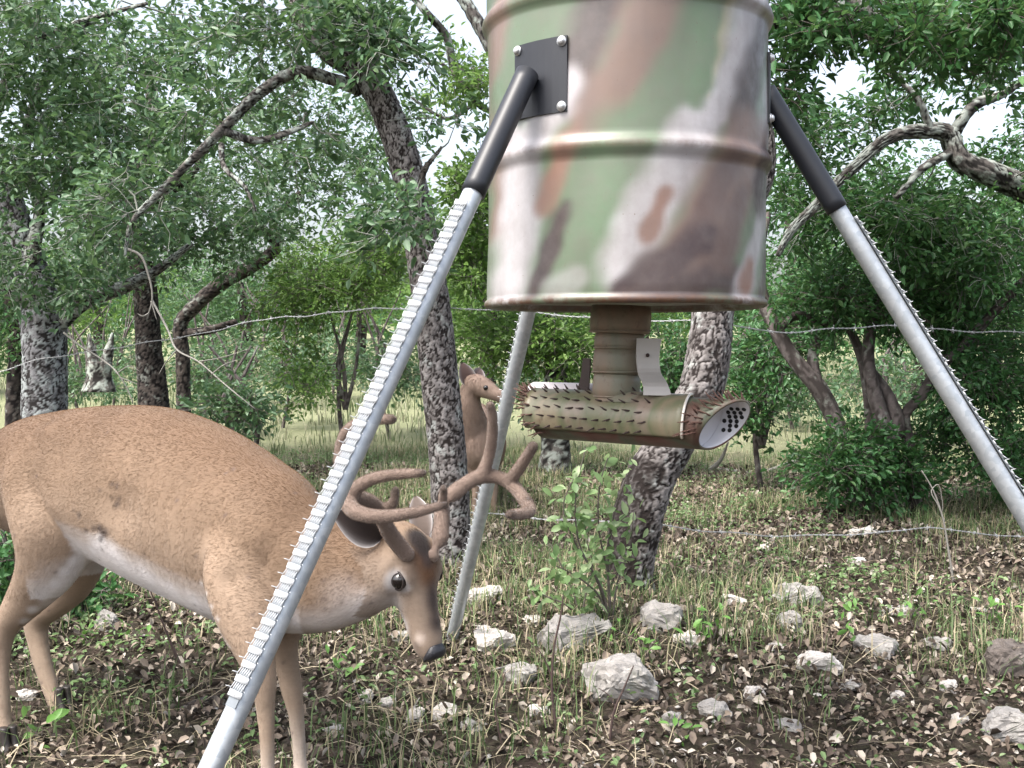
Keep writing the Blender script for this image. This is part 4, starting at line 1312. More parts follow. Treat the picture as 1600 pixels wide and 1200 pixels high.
def len_buck(p):
    h_ = p - HO
    t_ = (h_ @ hf) / HS**2
    ih = (t_ > -.1) & (p[:, 0] > P(590, 0, 2.2)[0])
    l = np.where(p[:, 2] < .3, .6, 1.0)
    l = np.where(ih, .5, l)
    l = np.where(ih & (t_ > .155), .03, l)
    for s_ in (-1, 1):
        l = np.where(np.linalg.norm(p - H(.0, -.012, s_ * .054), axis=1) < .022, .05, l)
    return l


add_fur(bV, bN, bF, col, 200000, .0070, flow_buck, buck, 3, .00016, len_buck)
HOOF = m_plain('dark_hoof', (.025, .02, .018), .45, var=.3, scale=60)
for q_ in ((17, 1183, 2.605), (103, 1156, 2.86), (434, 1306, 2.15), (481, 1256, 2.36)):
    acc = Acc(); c_ = P(*q_); c_[2] = max(c_[2], zg(c_[0], c_[1]) + .03)
    fw = nrm(np.array((.75, -.66, 0))); sd_ = np.cross(fw, np.array((0, 0, 1.))); zf = float(zg(c_[0], c_[1]))
    for s_ in (-1, 1):
        b_ = c_ + sd_ * .0105 * s_ - fw * .017
        loft(acc, [(np.array((b_[0], b_[1], zf + .062)) + fw * .004, fw * .013, sd_ * .010), (np.array((b_[0], b_[1], zf + .028)) + fw * .006, fw * .019, sd_ * .0115), (np.array((b_[0], b_[1], zf + .004)) + fw * .014, fw * .027, sd_ * .0115)], 14, .12)
    acc.obj('hoof', HOOF, buck)
EYE = m_plain('dark_wet_eye', (.008, .006, .006), .08, var=.2, spec=.8)
NOSE = m_plain('moist_black_nose', (.02, .02, .024), .35, var=.3, scale=200, bmp=.4)
RIMM = m_plain('dark_eyelid', (.03, .022, .02), .5, var=.2)
for s_ in (-1, 1):
    ac = Acc(); c_ = H(.0, -.010, s_ * .0455)
    # eyeball
    a1 = np.linspace(0, np.pi, 15); a2 = np.linspace(0, 2 * np.pi, 24, endpoint=False)
    V_ = np.array([c_ + .0225 * (math.cos(q) * hr * s_ + math.sin(q) * (math.cos(w_) * hf + math.sin(w_) * hu)) for q in a1 for w_ in a2])
    ac.add(V_, [tuple(f) for f in ringfaces(15, 24)])
    eye = ac.obj('eye', EYE, buck)
    ac = Acc()
    ring = [c_ + hr * s_ * .0095 + .0205 * (math.cos(w_) * hf * 1.12 + math.sin(w_) * hu * .92) for w_ in np.linspace(0, 2 * np.pi, 25)]
    ac.tube(ring, .0022, 8, 48, caps=False); ac.obj('eyelid', RIMM, eye)
# nose pad
acc = Acc()
loft(acc, [(H(.172, -.006), hr * .020, hu * .012), (H(.188, -.014), hr * .027, hu * .021), (H(.200, -.025), hr * .025, hu * .022), (H(.203, -.036), hr * .016, hu * .012)], 20)
nV, nN, nF = fuse(acc, .003, 3)
for s_ in (-1, 1):
    c_ = H(.203, -.022, s_ * .012); d_ = np.linalg.norm((nV - c_) @ (np.stack([hr, hu, hf]) / HS).T * np.array((1, 1.4, .8)), axis=1)
    nV = nV - np.outer(np.clip(1 - d_ / .008, 0, 1) * .007, hf / HS)
build('nose', nV, nF, NOSE, buck)

# ears
def ear(base, tip, face, w_, parent, cin, cout, name='ear', cup=.5):
    ax = tip - base; L = np.linalg.norm(ax); ax = ax / L
    face = nrm(face - ax * np.dot(face, ax)); sd = np.cross(ax, face)
    V_ = []; cl = []
    nl, nw = 16, 13
    for lay in (0, 1):
        for k in range(nl):
            f_ = k / (nl - 1)
            ww = w_ * (math.sin(min(1, f_ * 1.0) ** .75 * math.pi * .97 + .02) ** .75 + .25 * (1 - f_))
            for q_ in range(nw):
                v_ = q_ / (nw - 1) * 2 - 1
                x_ = ww * math.sin(v_ * 1.25) ; y_ = cup * ww * (1 - math.cos(v_ * 1.35)) * (1.3 - .8 * f_)
                pt = base + ax * L * f_ + sd * x_ + face * (y_ + .0015 * (1 if lay else -1) - .02 * (f_ - .5) ** 2 * 2)
                V_.append(pt)
                edge = abs(v_) ** 4
                cl.append((cin * (1 - edge * .8) + WHT * .7 * edge * .8) if lay else cout * (1 - .4 * abs(v_) ** 3) + WHT * .5 * .4 * abs(v_) ** 3)
    F_ = []; N1 = nl * nw
    for k in range(nl - 1):
        for q_ in range(nw - 1):
            i_ = k * nw + q_
            F_ += [(i_, i_ + nw, i_ + nw + 1, i_ + 1), (N1 + i_, N1 + i_ + 1, N1 + i_ + nw + 1, N1 + i_ + nw)]
    for k in range(nl - 1):
        for q_ in (0, nw - 1):
            i_ = k * nw + q_; F_.append((i_, i_ + nw, N1 + i_ + nw, N1 + i_))
    for q_ in range(nw - 1):
        for k in (0, nl - 1):
            i_ = k * nw + q_; F_.append((i_, i_ + 1, N1 + i_ + 1, N1 + i_))
    return build(name, np.array(V_), F_, COAT, parent, vattr={'col': np.array(cl)})


ear(P(598, 842, 2.20), P(520, 800, 2.16), np.array((.15, -.75, -.2)), .030, buck, DARK * .7, GREYB * .7)
ear(P(664, 838, 2.24), P(648, 772, 2.31), np.array((.1, -1., .0)), .022, buck, GREYB * .4, GREYB * .45)

# antlers in velvet
def m_velvet():
    m, nt, b = newmat('antler_velvet')
    n = tex(nt, 55, 5, .65)
    c = mixc(nt, n, (.15, .108, .088), (.27, .205, .17))
    c = mixc(nt, ramp(nt, tex(nt, 22, 4), [(.62, 0.), (.74, .6)]), c, (.08, .058, .05))
    tip = attr(nt, 'tip')
    c = mixc(nt, tip, c, (.022, .018, .018))
    nt.links.new(c, b.inputs['Base Color'])
    b.inputs['Roughness'].default_value = .9
    b.inputs['Sheen Weight'].default_value = .6
    b.inputs['Sheen Roughness'].default_value = .4
    b.inputs['Specular IOR Level'].default_value = .2
    bump(nt, b, tex(nt, 300, 3), .4, .003)
    return m
VELVET = m_velvet()


def antler(paths):
    acc = Acc(); tips = []
    for k, q in enumerate(paths):
        cs = [P(*w_[:3]) for w_ in q]; rr = [w_[3] * .88 for w_ in q]
        p, r_, t_ = smoothpath(cs, rr, 30)
        acc_pts = p
        T_ = nrm(np.gradient(p, axis=0))
        st = []
        for a_, b_, c_ in zip(p, r_, T_):
            x_ = nrm(np.cross(c_, np.array((.3, .5, .8)))); st.append((a_, x_ * b_, np.cross(c_, x_) * b_))
        loft(acc, st[::2] + [st[-1]], 14, .9)
        tips.append(p[-1])
    V_, N_, F_ = fuse(acc, .0042, 4)
    tp = np.zeros(len(V_))
    for t_ in tips: tp = np.maximum(tp, np.clip(1 - np.linalg.norm(V_ - t_, axis=1) / .018, 0, 1) * .9)
    ob = build('antler', V_, F_, VELVET, buck, vattr={'tip': tp})
    vc = np.array((.25, .19, .158)) * (1 - .8 * tp[:, None])
    add_fur(V_, N_, F_, vc, 26000, .0022, lambda p_: rng.normal(size=p_.shape), ob, 5, .00022, None, .9)
    return ob


antler([  # far (right in the picture)
    [(675, 868, 2.20, .018), (686, 846, 2.215, .0175), (690, 815, 2.235, .0165), (693, 790, 2.25, .016), (713, 768, 2.27, .0165), (748, 746, 2.30, .017), (782, 746, 2.31, .016), (804, 762, 2.29, .0155), (822, 786, 2.24, .0145), (828, 798, 2.19, .0135), (815, 803, 2.15, .0125), (796, 804, 2.11, .0105)],
    [(750, 748, 2.30, .0155), (762, 718, 2.30, .0135), (769, 680, 2.28, .0125), (769, 650, 2.26, .0115), (766, 633, 2.25, .0105)],
    [(796, 752, 2.30, .0145), (812, 730, 2.27, .0135), (824, 712, 2.24, .0125), (833, 697, 2.21, .0115)],
    [(692, 795, 2.245, .012), (692, 778, 2.225, .010), (693, 763, 2.21, .0085)],
    [(822, 788, 2.24, .010), (829, 782, 2.23, .007)]])
antler([  # near (left in the picture)
    [(636, 866, 2.165, .018), (624, 852, 2.155, .0185), (611, 836, 2.14, .018), (600, 815, 2.115, .0165), (590, 795, 2.09, .016), (568, 780, 2.05, .016), (551, 779, 2.02, .0165), (546, 790, 1.99, .0165), (560, 802, 1.965, .016), (590, 807, 1.955, .0135), (640, 802, 1.955, .0115), (672, 795, 1.96, .010), (696, 788, 1.965, .0075)],
    [(598, 796, 2.09, .012), (611, 790, 2.08, .0115), (617, 776, 2.07, .0095), (618, 765, 2.065, .0085)],
    [(548, 783, 2.01, .0155), (556, 764, 2.0, .014), (575, 751, 1.99, .0125), (605, 743, 1.98, .0115), (640, 740, 1.975, .010), (662, 739, 1.97, .008)],
    [(549, 785, 2.02, .015), (535, 745, 2.03, .013), (531, 705, 2.04, .012), (541, 675, 2.03, .0115), (570, 658, 2.01, .011), (598, 655, 2.0, .0105), (613, 655, 1.99, .010)]])

# --- the doe behind the leaning oak
acc = Acc()
dd = 5.75
def lm2(pts): limb(acc, pts, 16)
dfw = nrm(np.array((.05, -1., .0)))
loft(acc, [body_station(735, 640, 735, 6.65, .10, dfw), body_station(738, 628, 745, 6.45, .155, dfw), body_station(742, 632, 750, 6.2, .165, dfw), body_station(746, 638, 750, 5.95, .15, dfw), body_station(748, 650, 742, 5.8, .11, dfw), body_station(748, 665, 725, 5.72, .06, dfw)], 24)
lm2([(745, 695, 5.82, .095), (738, 660, 5.75, .078), (733, 630, 5.70, .062), (735, 604, 5.68, .05)])
lm2([(733, 598, 5.69, .048), (746, 601, 5.66, .056), (760, 608, 5.63, .050), (775, 616, 5.60, .036), (792, 624, 5.57, .027), (800, 627, 5.56, .020)])
for pts in ([(742, 700, 5.8, .05), (743, 735, 5.8, .032), (743, 765, 5.8, .022), (742, 800, 5.8, .018), (743, 812, 5.8, .022)],
            [(765, 700, 5.85, .05), (770, 745, 5.85, .032), (771, 775, 5.84, .022), (771, 800, 5.84, .018), (772, 812, 5.83, .022)],
            [(722, 700, 6.5, .07), (718, 740, 6.55, .03), (720, 785, 6.5, .022)], [(752, 700, 6.5, .07), (757, 740, 6.55, .03), (756, 785, 6.5, .022)]):
    lm2(pts)
dV, dN, dF = fuse(acc, .012, 4)
dbase = P(745, 800, 6.0); dbase[2] = zg(dbase[0], dbase[1])
doe = thing('doe_deer', 'antlerless doe peering out from behind the leaning oak', 'deer', dbase)
dcol = np.broadcast_to(np.array((.27, .195, .155)), dV.shape).copy()
for (x, y, d_, r_, k, cc) in ((758, 625, 5.6, .05, .7, PALE), (752, 735, 5.72, .10, .8, PALE), (748, 670, 5.68, .06, .4, GREYB), (800, 628, 5.56, .035, .9, DARK), (743, 780, 5.8, .12, .6, PALE), (771, 780, 5.8, .12, .6, PALE), (750, 590, 5.66, .05, .5, np.array((.30, .2, .16)))):
    dcol = blob(dcol, dV, P(x, y, d_), r_, cc, k, .9)
build('body', dV, dF, COAT, doe, vattr={'col': dcol})
add_fur(dV, dN, dF, dcol, 26000, .016, lambda p_: np.tile(np.array((-.2, .5, -1.)), (len(p_), 1)), doe, 9, .0005)
ear(P(734, 602, 5.66), P(722, 566, 5.66), np.array((.25, -1., .1)), .040, doe, np.array((.08, .05, .045)), np.array((.2, .14, .11)), cup=.6)
ear(P(742, 598, 5.74), P(752, 574, 5.85), np.array((.25, -1., .1)), .034, doe, np.array((.08, .05, .045)), np.array((.2, .14, .11)), cup=.6)
ac = Acc(); a1 = np.linspace(0, np.pi, 9); a2 = np.linspace(0, 2 * np.pi, 14, endpoint=False); c_ = P(759, 606, 5.585)
ac.add(np.array([c_ + .0135 * np.array((math.sin(q) * math.cos(w_), math.sin(q) * math.sin(w_), math.cos(q))) for q in a1 for w_ in a2]), [tuple(f) for f in ringfaces(9, 14)])
ac.obj('eye', EYE, doe)
# ------------------------------------------------------------------ barbed wire
WIRE = m_plain('galvanised_wire', (.42, .43, .44), .5, .3, var=.3, scale=60)


def barbed(label, pix, name='barbed_wire'):
    pts = np.array([P(*q) for q in pix])
    L = np.linalg.norm(np.diff(pts, axis=0), axis=1).sum()
    n = int(L / .012)
    p, _, t = smoothpath(pts, np.ones(len(pts)), n)
    p[:, 2] += .004 * np.sin(t * 7) + .003 * np.sin(t * 17 + 1)
    T_, N_, B_ = frames(p)
    base = p[0].copy(); base[2] = zg(base[0], base[1])
    w_ = thing(name, label, 'wire', p[n // 2], 'barbed wire strands of the fence')
    for s_ in (0, math.pi):
        a = t / .055 * 2 * math.pi + s_
        q = p + .0022 * (np.cos(a)[:, None] * N_ + np.sin(a)[:, None] * B_)
        ac = Acc(); ac.tube(q, .0013, 5, n, caps=True); ac.obj('strand', WIRE, w_)
    k = .06
    while k < L - .05:
        i_ = int(k / L * (n - 1)); c_ = p[i_]
        ac = Acc()
        for s_ in (-1, 1):
            d_ = nrm(rng.normal(size=3) + np.array((0, 0, .2)))
            ac.tube([c_ - d_ * .016, c_ - d_ * .004 + T_[i_] * .004 * s_, c_ + d_ * .004 + T_[i_] * .004 * s_, c_ + d_ * .016], [.0006, .0013, .0013, .0006], 4, 6)
        an = np.linspace(0, 4 * math.pi, 14)
        ac.tube([c_ + T_[i_] * (x_ / 30 - .2) * .02 + .0045 * (math.cos(x_) * N_[i_] + math.sin(x_) * B_[i_]) for x_ in an], .0013, 4)
        ac.obj('barb', WIRE, w_)
        k += .125 + rng.uniform(-.01, .01)


barbed('upper strand of barbed wire sagging across the trees behind the feeder', [(-60, 588, 6.2), (0, 581, 6.22), (60, 562, 6.24), (110, 553, 6.22), (200, 541, 6.1), (300, 523, 5.9), (400, 502, 5.6), (500, 490, 5.2), (600, 483, 4.85), (690, 480, 4.66),
        (760, 483, 4.6), (900, 495, 4.45), (1020, 499, 4.3), (1110, 503, 4.2), (1200, 519, 4.4), (1300, 513, 4.6), (1400, 511, 4.8), (1500, 516, 5.0), (1640, 522, 5.2)])
barbed('lower strand of barbed wire close to the ground behind the feeder', [(640, 800, 4.62), (720, 801, 4.58), (800, 806, 4.5), (900, 812, 4.35), (1000, 818, 4.15), (1060, 826, 4.2), (1150, 832, 4.35), (1250, 838, 4.5), (1330, 836, 4.55), (1400, 830, 4.6), (1450, 822, 4.65), (1500, 830, 4.7), (1600, 841, 4.8), (1720, 852, 4.9)])

# ------------------------------------------------------------------ rocks
def m_rock(name, a, b_, moss=(.14, .15, .12), k=.35):
    m, nt, b = newmat(name)
    n = tex(nt, 14, 6, .65); n2 = tex(nt, 70, 5, .7)
    c = mixc(nt, ramp(nt, n, [(.3, 0.), (.7, 1.)]), a, b_)
    c = mixc(nt, ramp(nt, n2, [(.5, 0.), (.75, .6)]), c, tuple(x * .45 for x in a))
    c = mixc(nt, ramp(nt, tex(nt, 9, 5, .7), [(.56, 0.), (.68, k)]), c, moss)
    nt.links.new(c, b.inputs['Base Color'])
    b.inputs['Roughness'].default_value = .92
    b.inputs['Specular IOR Level'].default_value = .25
    bump(nt, b, n2, .7, .006)
    return m


ROCK_W = m_rock('limestone_white', (.40, .37, .34), (.60, .57, .54))
ROCK_G = m_rock('limestone_grey', (.20, .19, .18), (.40, .38, .36), k=.6)
ROCK_D = m_rock('stone_dark', (.09, .075, .065), (.19, .165, .15), k=.4)


def rock(label, px, py, w, h, mat, seed, flat=1.0, dep=.8, name='rock', tilt=0.):
    g = G(px, py)
    d = g[1]; W = w / FPX * d; Hh = h / FPX * d
    rg = np.random.default_rng(seed)
    bm = bmesh.new()
    for _ in range(22):
        v = rg.uniform(-1, 1, 3); v = v / (np.abs(v) ** 4).sum() ** .25 * rg.uniform(.8, 1.)
        bm.verts.new((v[0] * W / 2, v[1] * W / 2 * dep, v[2] * Hh * .6))
    bmesh.ops.convex_hull(bm, input=bm.verts)
    bmesh.ops.delete(bm, geom=[v for v in bm.verts if not v.link_faces], context='VERTS')
    bmesh.ops.bevel(bm, geom=bm.edges[:], offset=min(W, Hh) * .05, segments=1, affect='EDGES')
    bmesh.ops.triangulate(bm, faces=bm.faces)
    bmesh.ops.subdivide_edges(bm, edges=[e for e in bm.edges if e.calc_length() > W * .10], cuts=3, use_grid_fill=True)
    bm.normal_update()
    for v in bm.verts:
        q = v.co / max(W, .05)
        v.co += v.normal * W * (.06 * mnoise.fractal(q * 5 + Vector((seed * 3.1, 0, 0)), .8, 2.1, 5) + .028 * mnoise.noise(q * 24) - .03 * max(0, mnoise.noise(q * 11 + Vector((0, seed, 0)))))
    me = bpy.data.meshes.new('rock'); bm.to_mesh(me); bm.free()
    me.materials.append(mat)
    o = bpy.data.objects.new(name, me)
    o.location = (g[0], g[1] + W * dep * .25, g[2] + Hh * .26)
    o.rotation_euler = (rg.uniform(-.1, .1), tilt + rg.uniform(-.1, .1), rg.uniform(-.5, .5))
    C.objects.link(o)
    return tag(o, label, 'rock', 'rocks lying on the woodland floor')


ROCKS = [
    ('large pale limestone boulder with a flat top below the sapling', 968, 1100, 125, 88, ROCK_G, 1), ('long grey slab half under the sapling leaves, left of the oak base', 895, 1015, 135, 60, ROCK_G, 2),
    ('tan block against the foot of the oak behind the feeder', 1035, 985, 75, 52, ROCK_G, 3), ('broad limestone slab with a steep face in the dry grass', 1245, 950, 105, 42, ROCK_G, 4),
    ('white rounded rock in front of the grass, right of centre', 1283, 1052, 78, 38, ROCK_W, 5), ('low bluish-grey rock right of the white rounded rock', 1372, 1026, 74, 36, ROCK_G, 6),
    ('white flat rock lying under the lower wire', 1348, 838, 52, 18, ROCK_W, 7), ('small white rock in the grass just below the flat one under the wire', 1341, 886, 36, 18, ROCK_W, 8),
    ('thin pale stone at the right, below the dry stalk', 1470, 1014, 52, 18, ROCK_G, 9), ('dark brown weathered rock at the right edge', 1580, 1056, 90, 62, ROCK_D, 10),
    ('light grey boulder cut by the lower right corner', 1582, 1160, 90, 62, ROCK_G, 11), ('pale chunk below the white rounded rock', 1180, 1094, 38, 24, ROCK_W, 12),
    ('tan brick-shaped stone right of the large boulder', 1118, 1122, 62, 28, ROCK_G, 13), ('grey stone left of the large boulder', 815, 1068, 62, 34, ROCK_G, 14),
    ('white cube-like stone, largest of the cluster by the buck\'s nose', 650, 1130, 40, 30, ROCK_W, 15), ('white stone second from left in the cluster by the buck\'s nose', 605, 1112, 28, 26, ROCK_W, 16),
    ('leftmost small white stone in the cluster by the buck\'s nose', 572, 1097, 26, 24, ROCK_W, 17), ('flat white stone at the right end of the cluster by the buck\'s nose', 692, 1122, 48, 22, ROCK_W, 18),
    ('pale half-buried stone at the bottom, below the cluster of white stones', 742, 1146, 50, 20, ROCK_G, 19), ('grey rock seen under the buck\'s belly', 165, 984, 46, 36, ROCK_G, 20),
    ('white slab beside the foot of the rear pipe leg', 755, 945, 70, 34, ROCK_W, 21), ('wide pale slab in the grass right of the buck\'s nose', 772, 1018, 90, 34, ROCK_W, 22),
    ('upright pale stone in front of the broad slab', 1235, 985, 44, 36, ROCK_G, 23), ('small white stone in the dark soil at the lower right', 1484, 1080, 32, 22, ROCK_W, 24),
    ('tan stone right below the buck\'s chin', 632, 1004, 44, 22, ROCK_G, 25), ('cream stone left of the broad slab in the grass', 1150, 948, 46, 24, ROCK_W, 26),
    ('low white stone by the buck\'s front hooves', 520, 1146, 46, 14, ROCK_W, 27), ('white pebble-sized rock above the boulder in the lower right corner', 1405, 1096, 26, 18, ROCK_W, 28),
    ('pale stone under the buck, between its front and hind legs', 40, 1092, 34, 20, ROCK_W, 29), ('grey stone on the dark soil left of the brick-shaped stone', 1050, 1132, 36, 24, ROCK_G, 30),
    ('thin white flake between the broad slab and the white rounded rock', 1215, 1018, 34, 12, ROCK_W, 31), ('pale stone just left of the tan block at the oak\'s foot', 1075, 1008, 52, 22, ROCK_W, 32),
    ('white stone between the wide pale slab and the long grey slab', 835, 978, 40, 18, ROCK_W, 33), ('small pale stone in the grass left of the flat rock under the wire', 1195, 862, 26, 12, ROCK_W, 34),
    ('pale slab low in the grass directly above the bluish-grey rock', 1405, 962, 60, 16, ROCK_G, 35), ('white chip left of the light boulder in the lower right corner', 1500, 1128, 34, 14, ROCK_W, 36),
    ('white stone in the litter midway between cluster and large boulder', 842, 1118, 40, 18, ROCK_W, 37), ('flat grey stone in front of the bluish-grey rock', 1330, 1078, 44, 16, ROCK_G, 38),
    ('small white stone in the grass behind the dark weathered rock', 1530, 960, 34, 14, ROCK_W, 39), ('flat pale stone at the bottom below the pale chunk', 1235, 1140, 48, 16, ROCK_G, 40)]
for (lb, x, y, w, h, mt, sd) in ROCKS: rock(lb, x, y, w, h, mt, sd)

# ------------------------------------------------------------------ litter, grass, weeds
def scatter(n, d0, d1, dens, xw=.62):
    """random ground spots in a wedge in front of the camera, kept where dens says"""
    out = []
    tot = 0
    while tot < n:
        d = np.sqrt(rng.random(n) * (d1**2 - d0**2) + d0**2)
        x = rng.uniform(-xw, xw, n) * d
        k = rng.random(n) < dens(x, d)
        out.append(np.stack([x[k], d[k]], 1)); tot += k.sum()
    q = np.concatenate(out)[:n]
    return np.concatenate([q, zg(q[:, 0], q[:, 1])[:, None]], 1)


def patch(x, y, s=1.3, ph=0.):
    return .5 + .25 * (np.sin(x * 1.7 * s + ph) + np.sin(y * 2.3 * s + x * .9 * s + ph * 2)) + .2 * np.sin(x * 4.9 * s - y * 4.1 * s + ph)


def m_litter():
    m, nt, b = newmat('dead_oak_leaves')
    c = ramp(nt, attr(nt, 'rnd'), [(0, (.026, .020, .016)), (.25, (.08, .060, .047)), (.55, (.18, .14, .11)), (.85, (.31, .26, .21)), (1, (.48, .44, .38))])
    nt.links.new(c, b.inputs['Base Color']); b.inputs['Roughness'].default_value = .7; b.inputs['Specular IOR Level'].default_value = .3
    return m
LIT = m_litter()
sp_ = scatter(82000, 2.0, 8.2, lambda x, y: np.clip(.35 + .65 * patch(x, y, .8, 1.), .12, 1))
sp_[:, 2] += rng.uniform(.004, .018, len(sp_))
V, F, rn = leaf_mesh(sp_, (.008 + .020 * rng.random(len(sp_)) ** 1.5) * (1 + .08 * sp_[:, 1]), .55, .7, None, .6, -.3)
o = build('leaf_litter', V, F, LIT, smooth=False, fattr={'rnd': rn}, kind='stuff')
o['label'] = 'brown dead oak leaves strewn over the woodland floor'; o['category'] = 'leaf litter'


def blades(pos, h, w, bend=.6):
    n = len(pos)
    az_ = rng.uniform(0, 2 * np.pi, n)
    dr = np.stack([np.cos(az_), np.sin(az_), np.zeros(n)], 1); sd = np.stack([-np.sin(az_), np.cos(az_), np.zeros(n)], 1)
    # turn the flat of the blade about
    h = np.broadcast_to(h, (n,))[:, None]; w = np.broadcast_to(w, (n,))[:, None]
    be = rng.uniform(.15, 1.0, (n, 1)) * bend
    z = np.array((0, 0, 1.))
    m_ = pos + z * h * .55 + dr * h * be * .25; t_ = pos + z * h * (1 - be * .35) + dr * h * be * .85
    V_ = np.stack([pos - sd * w, pos + sd * w, m_ - sd * w * .8, m_ + sd * w * .8, t_ - sd * w * .12, t_ + sd * w * .12], 1).reshape(-1, 3)
    k = np.arange(n)[:, None] * 6
    F_ = np.concatenate([k + np.array([0, 1, 3, 2]), k + np.array([2, 3, 5, 4])], 1).reshape(-1, 4)
    return V_, F_, np.repeat(rng.random(n), 2)


def m_grass(name, a, b_, c_):
    m, nt, b = newmat(name)
    c = ramp(nt, attr(nt, 'rnd'), [(0, a), (.55, b_), (.75, c_), (1, tuple(min(1, x * 1.25) for x in c_))])
    nt.links.new(c, b.inputs['Base Color']); b.inputs['Roughness'].default_value = .6
    tr = nd(nt, 'ShaderNodeBsdfTranslucent'); nt.links.new(c, tr.inputs[0])
    mx = nd(nt, 'ShaderNodeMixShader'); mx.inputs[0].default_value = .3
    nt.links.new(b.outputs[0], mx.inputs[1]); nt.links.new(tr.outputs[0], mx.inputs[2]); nt.links.new(mx.outputs[0], nt.nodes['Material Output'].inputs[0])
    return m
GRASS = m_grass('woodland_grass', (.06, .11, .035), (.14, .21, .075), (.36, .31, .20))
MEAD = m_grass('meadow_grass', (.08, .12, .045), (.155, .19, .095), (.30, .29, .2))


def tufted(n_t, per, d0, d1, dens, r0, xw=.66):
    c = scatter(n_t, d0, d1, dens, xw)
    q = np.repeat(c, per, 0); q[:, :2] += rng.normal(size=(len(q), 2)) * r0
    q[:, 2] = zg(q[:, 0], q[:, 1]) - .004
    return q


pgrass = lambda x, y: np.clip((patch(x, y, 1.1, 2.) - .36) * 2.2, .06, 1) * np.where((y < 3.0) & (x > .15), .25, 1) * np.where((y > 4.5), 1.6, 1) * np.where((y > 3.2) & (y < 5) & (x > .3), 2.2, 1) * np.where(y < 2.7, .6, 1)
q = tufted(5300, 14, 2.1, 9.5, pgrass, .055)
V, F, rn = blades(q, rng.uniform(.035, .15, len(q)), rng.uniform(.0010, .0024, len(q)), 1.1)
o = build('grass', V, F, GRASS, smooth=False, fattr={'rnd': rn}, kind='stuff')
o['label'] = 'sparse green and straw-coloured grass growing through the litter'; o['category'] = 'grass'
q = scatter(20000, 2.1, 9.0, lambda x, y: np.clip(.3 + patch(x, y, .9, 2.), .15, 1)); q[:, 2] += rng.uniform(.006, .022, len(q))
az_ = rng.uniform(0, 2 * np.pi, len(q)); dr = np.stack([np.cos(az_), np.sin(az_), rng.uniform(-.1, .3, len(q))], 1); Ls = rng.uniform(.03, .16, (len(q), 1)); sd = np.stack([-np.sin(az_), np.cos(az_), rng.uniform(-.5, .5, len(q))], 1) * rng.uniform(.0008, .0018, (len(q), 1))
bw = np.array((0, 0, 1.)) * Ls * rng.uniform(0, .15, (len(q), 1))
V = np.stack([q - sd, q + sd, q + dr * Ls * .5 - sd + bw, q + dr * Ls * .5 + sd + bw, q + dr * Ls - sd * .4, q + dr * Ls + sd * .4], 1).reshape(-1, 3)
k = np.arange(len(q))[:, None] * 6
F = np.concatenate([k + np.array([0, 1, 3, 2]), k + np.array([2, 3, 5, 4])], 1).reshape(-1, 4)
o = build('dry_straw', V, F, m_grass('dry_straw', (.10, .085, .06), (.24, .2, .13), (.42, .36, .25)), smooth=False, fattr={'rnd': np.repeat(rng.random(len(q)), 2)}, kind='stuff')
o['label'] = 'thin dry straw and stems lying over the litter'; o['category'] = 'straw'
q = tufted(4000, 12, 5.5, 30, lambda x, y: np.clip(.35 + patch(x, y, .5, 3.), .2, 1), .12, .95)
V, F, rn = blades(q, rng.uniform(.06, .24, len(q)) * np.clip(q[:, 1] / 12, .4, 1), rng.uniform(.004, .009, len(q)) * np.clip(q[:, 1] / 12, .35, 1), .8)
o = build('meadow_grass', V, F, MEAD, smooth=False, fattr={'rnd': rn}, kind='stuff')
o['label'] = 'pale sunlit grass of the meadow beyond the fence'; o['category'] = 'grass'
# low weeds
c = scatter(1700, 2.1, 9.0, lambda x, y: np.clip((patch(x, y, 1.6, 5.) - .45) * 2.5, .01, 1) * np.where((y < 2.9) & (x > .2), .3, 1))
q = np.repeat(c, 12, 0); q += rng.normal(size=q.shape) * np.array((.045, .045, .02)); q[:, 2] = zg(q[:, 0], q[:, 1]) + rng.uniform(.01, .10, len(q)) * np.repeat(rng.uniform(.3, 1, len(c)), 12)
V, F, rn = leaf_mesh(q, rng.uniform(.010, .026, len(q)), .5, .8)
o = build('low_weeds', V, F, LEAF_SAP, smooth=False, fattr={'rnd': rn}, kind='stuff')
o['label'] = 'small green weeds scattered low over the ground'; o['category'] = 'weeds'
# pebbles
c = scatter(900, 2.1, 6.5, lambda x, y: np.clip(.2 + (patch(x, y, 1.2, 7.) - .4) * 1.6, .05, 1))
Vp = []; Fp = []; ico = np.array([(0, 0, 1), (.9, 0, .1), (.25, .85, .15), (-.75, .5, .05), (-.7, -.55, .1), (.3, -.85, 0), (0, 0, -1)])
icf = [(0, 1, 2), (0, 2, 3), (0, 3, 4), (0, 4, 5), (0, 5, 1), (6, 2, 1), (6, 3, 2), (6, 4, 3), (6, 5, 4), (6, 1, 5)]
for k, g_ in enumerate(c):
    s_ = rng.uniform(.004, .013); a_ = rng.uniform(0, 6.28); rot = np.array([[math.cos(a_), -math.sin(a_), 0], [math.sin(a_), math.cos(a_), 0], [0, 0, 1]])
    Vp.append((ico * rng.uniform(.7, 1.2, (7, 1)) * np.array((1.2, 1, .6)) * s_) @ rot.T + g_ + np.array((0, 0, s_ * .3))); Fp += [tuple(i_ + 7 * k for i_ in f) for f in icf]
o = build('pebbles', np.concatenate(Vp), Fp, ROCK_W, smooth=False, kind='stuff')
o['label'] = 'small pale limestone pebbles scattered on the soil'; o['category'] = 'pebbles'

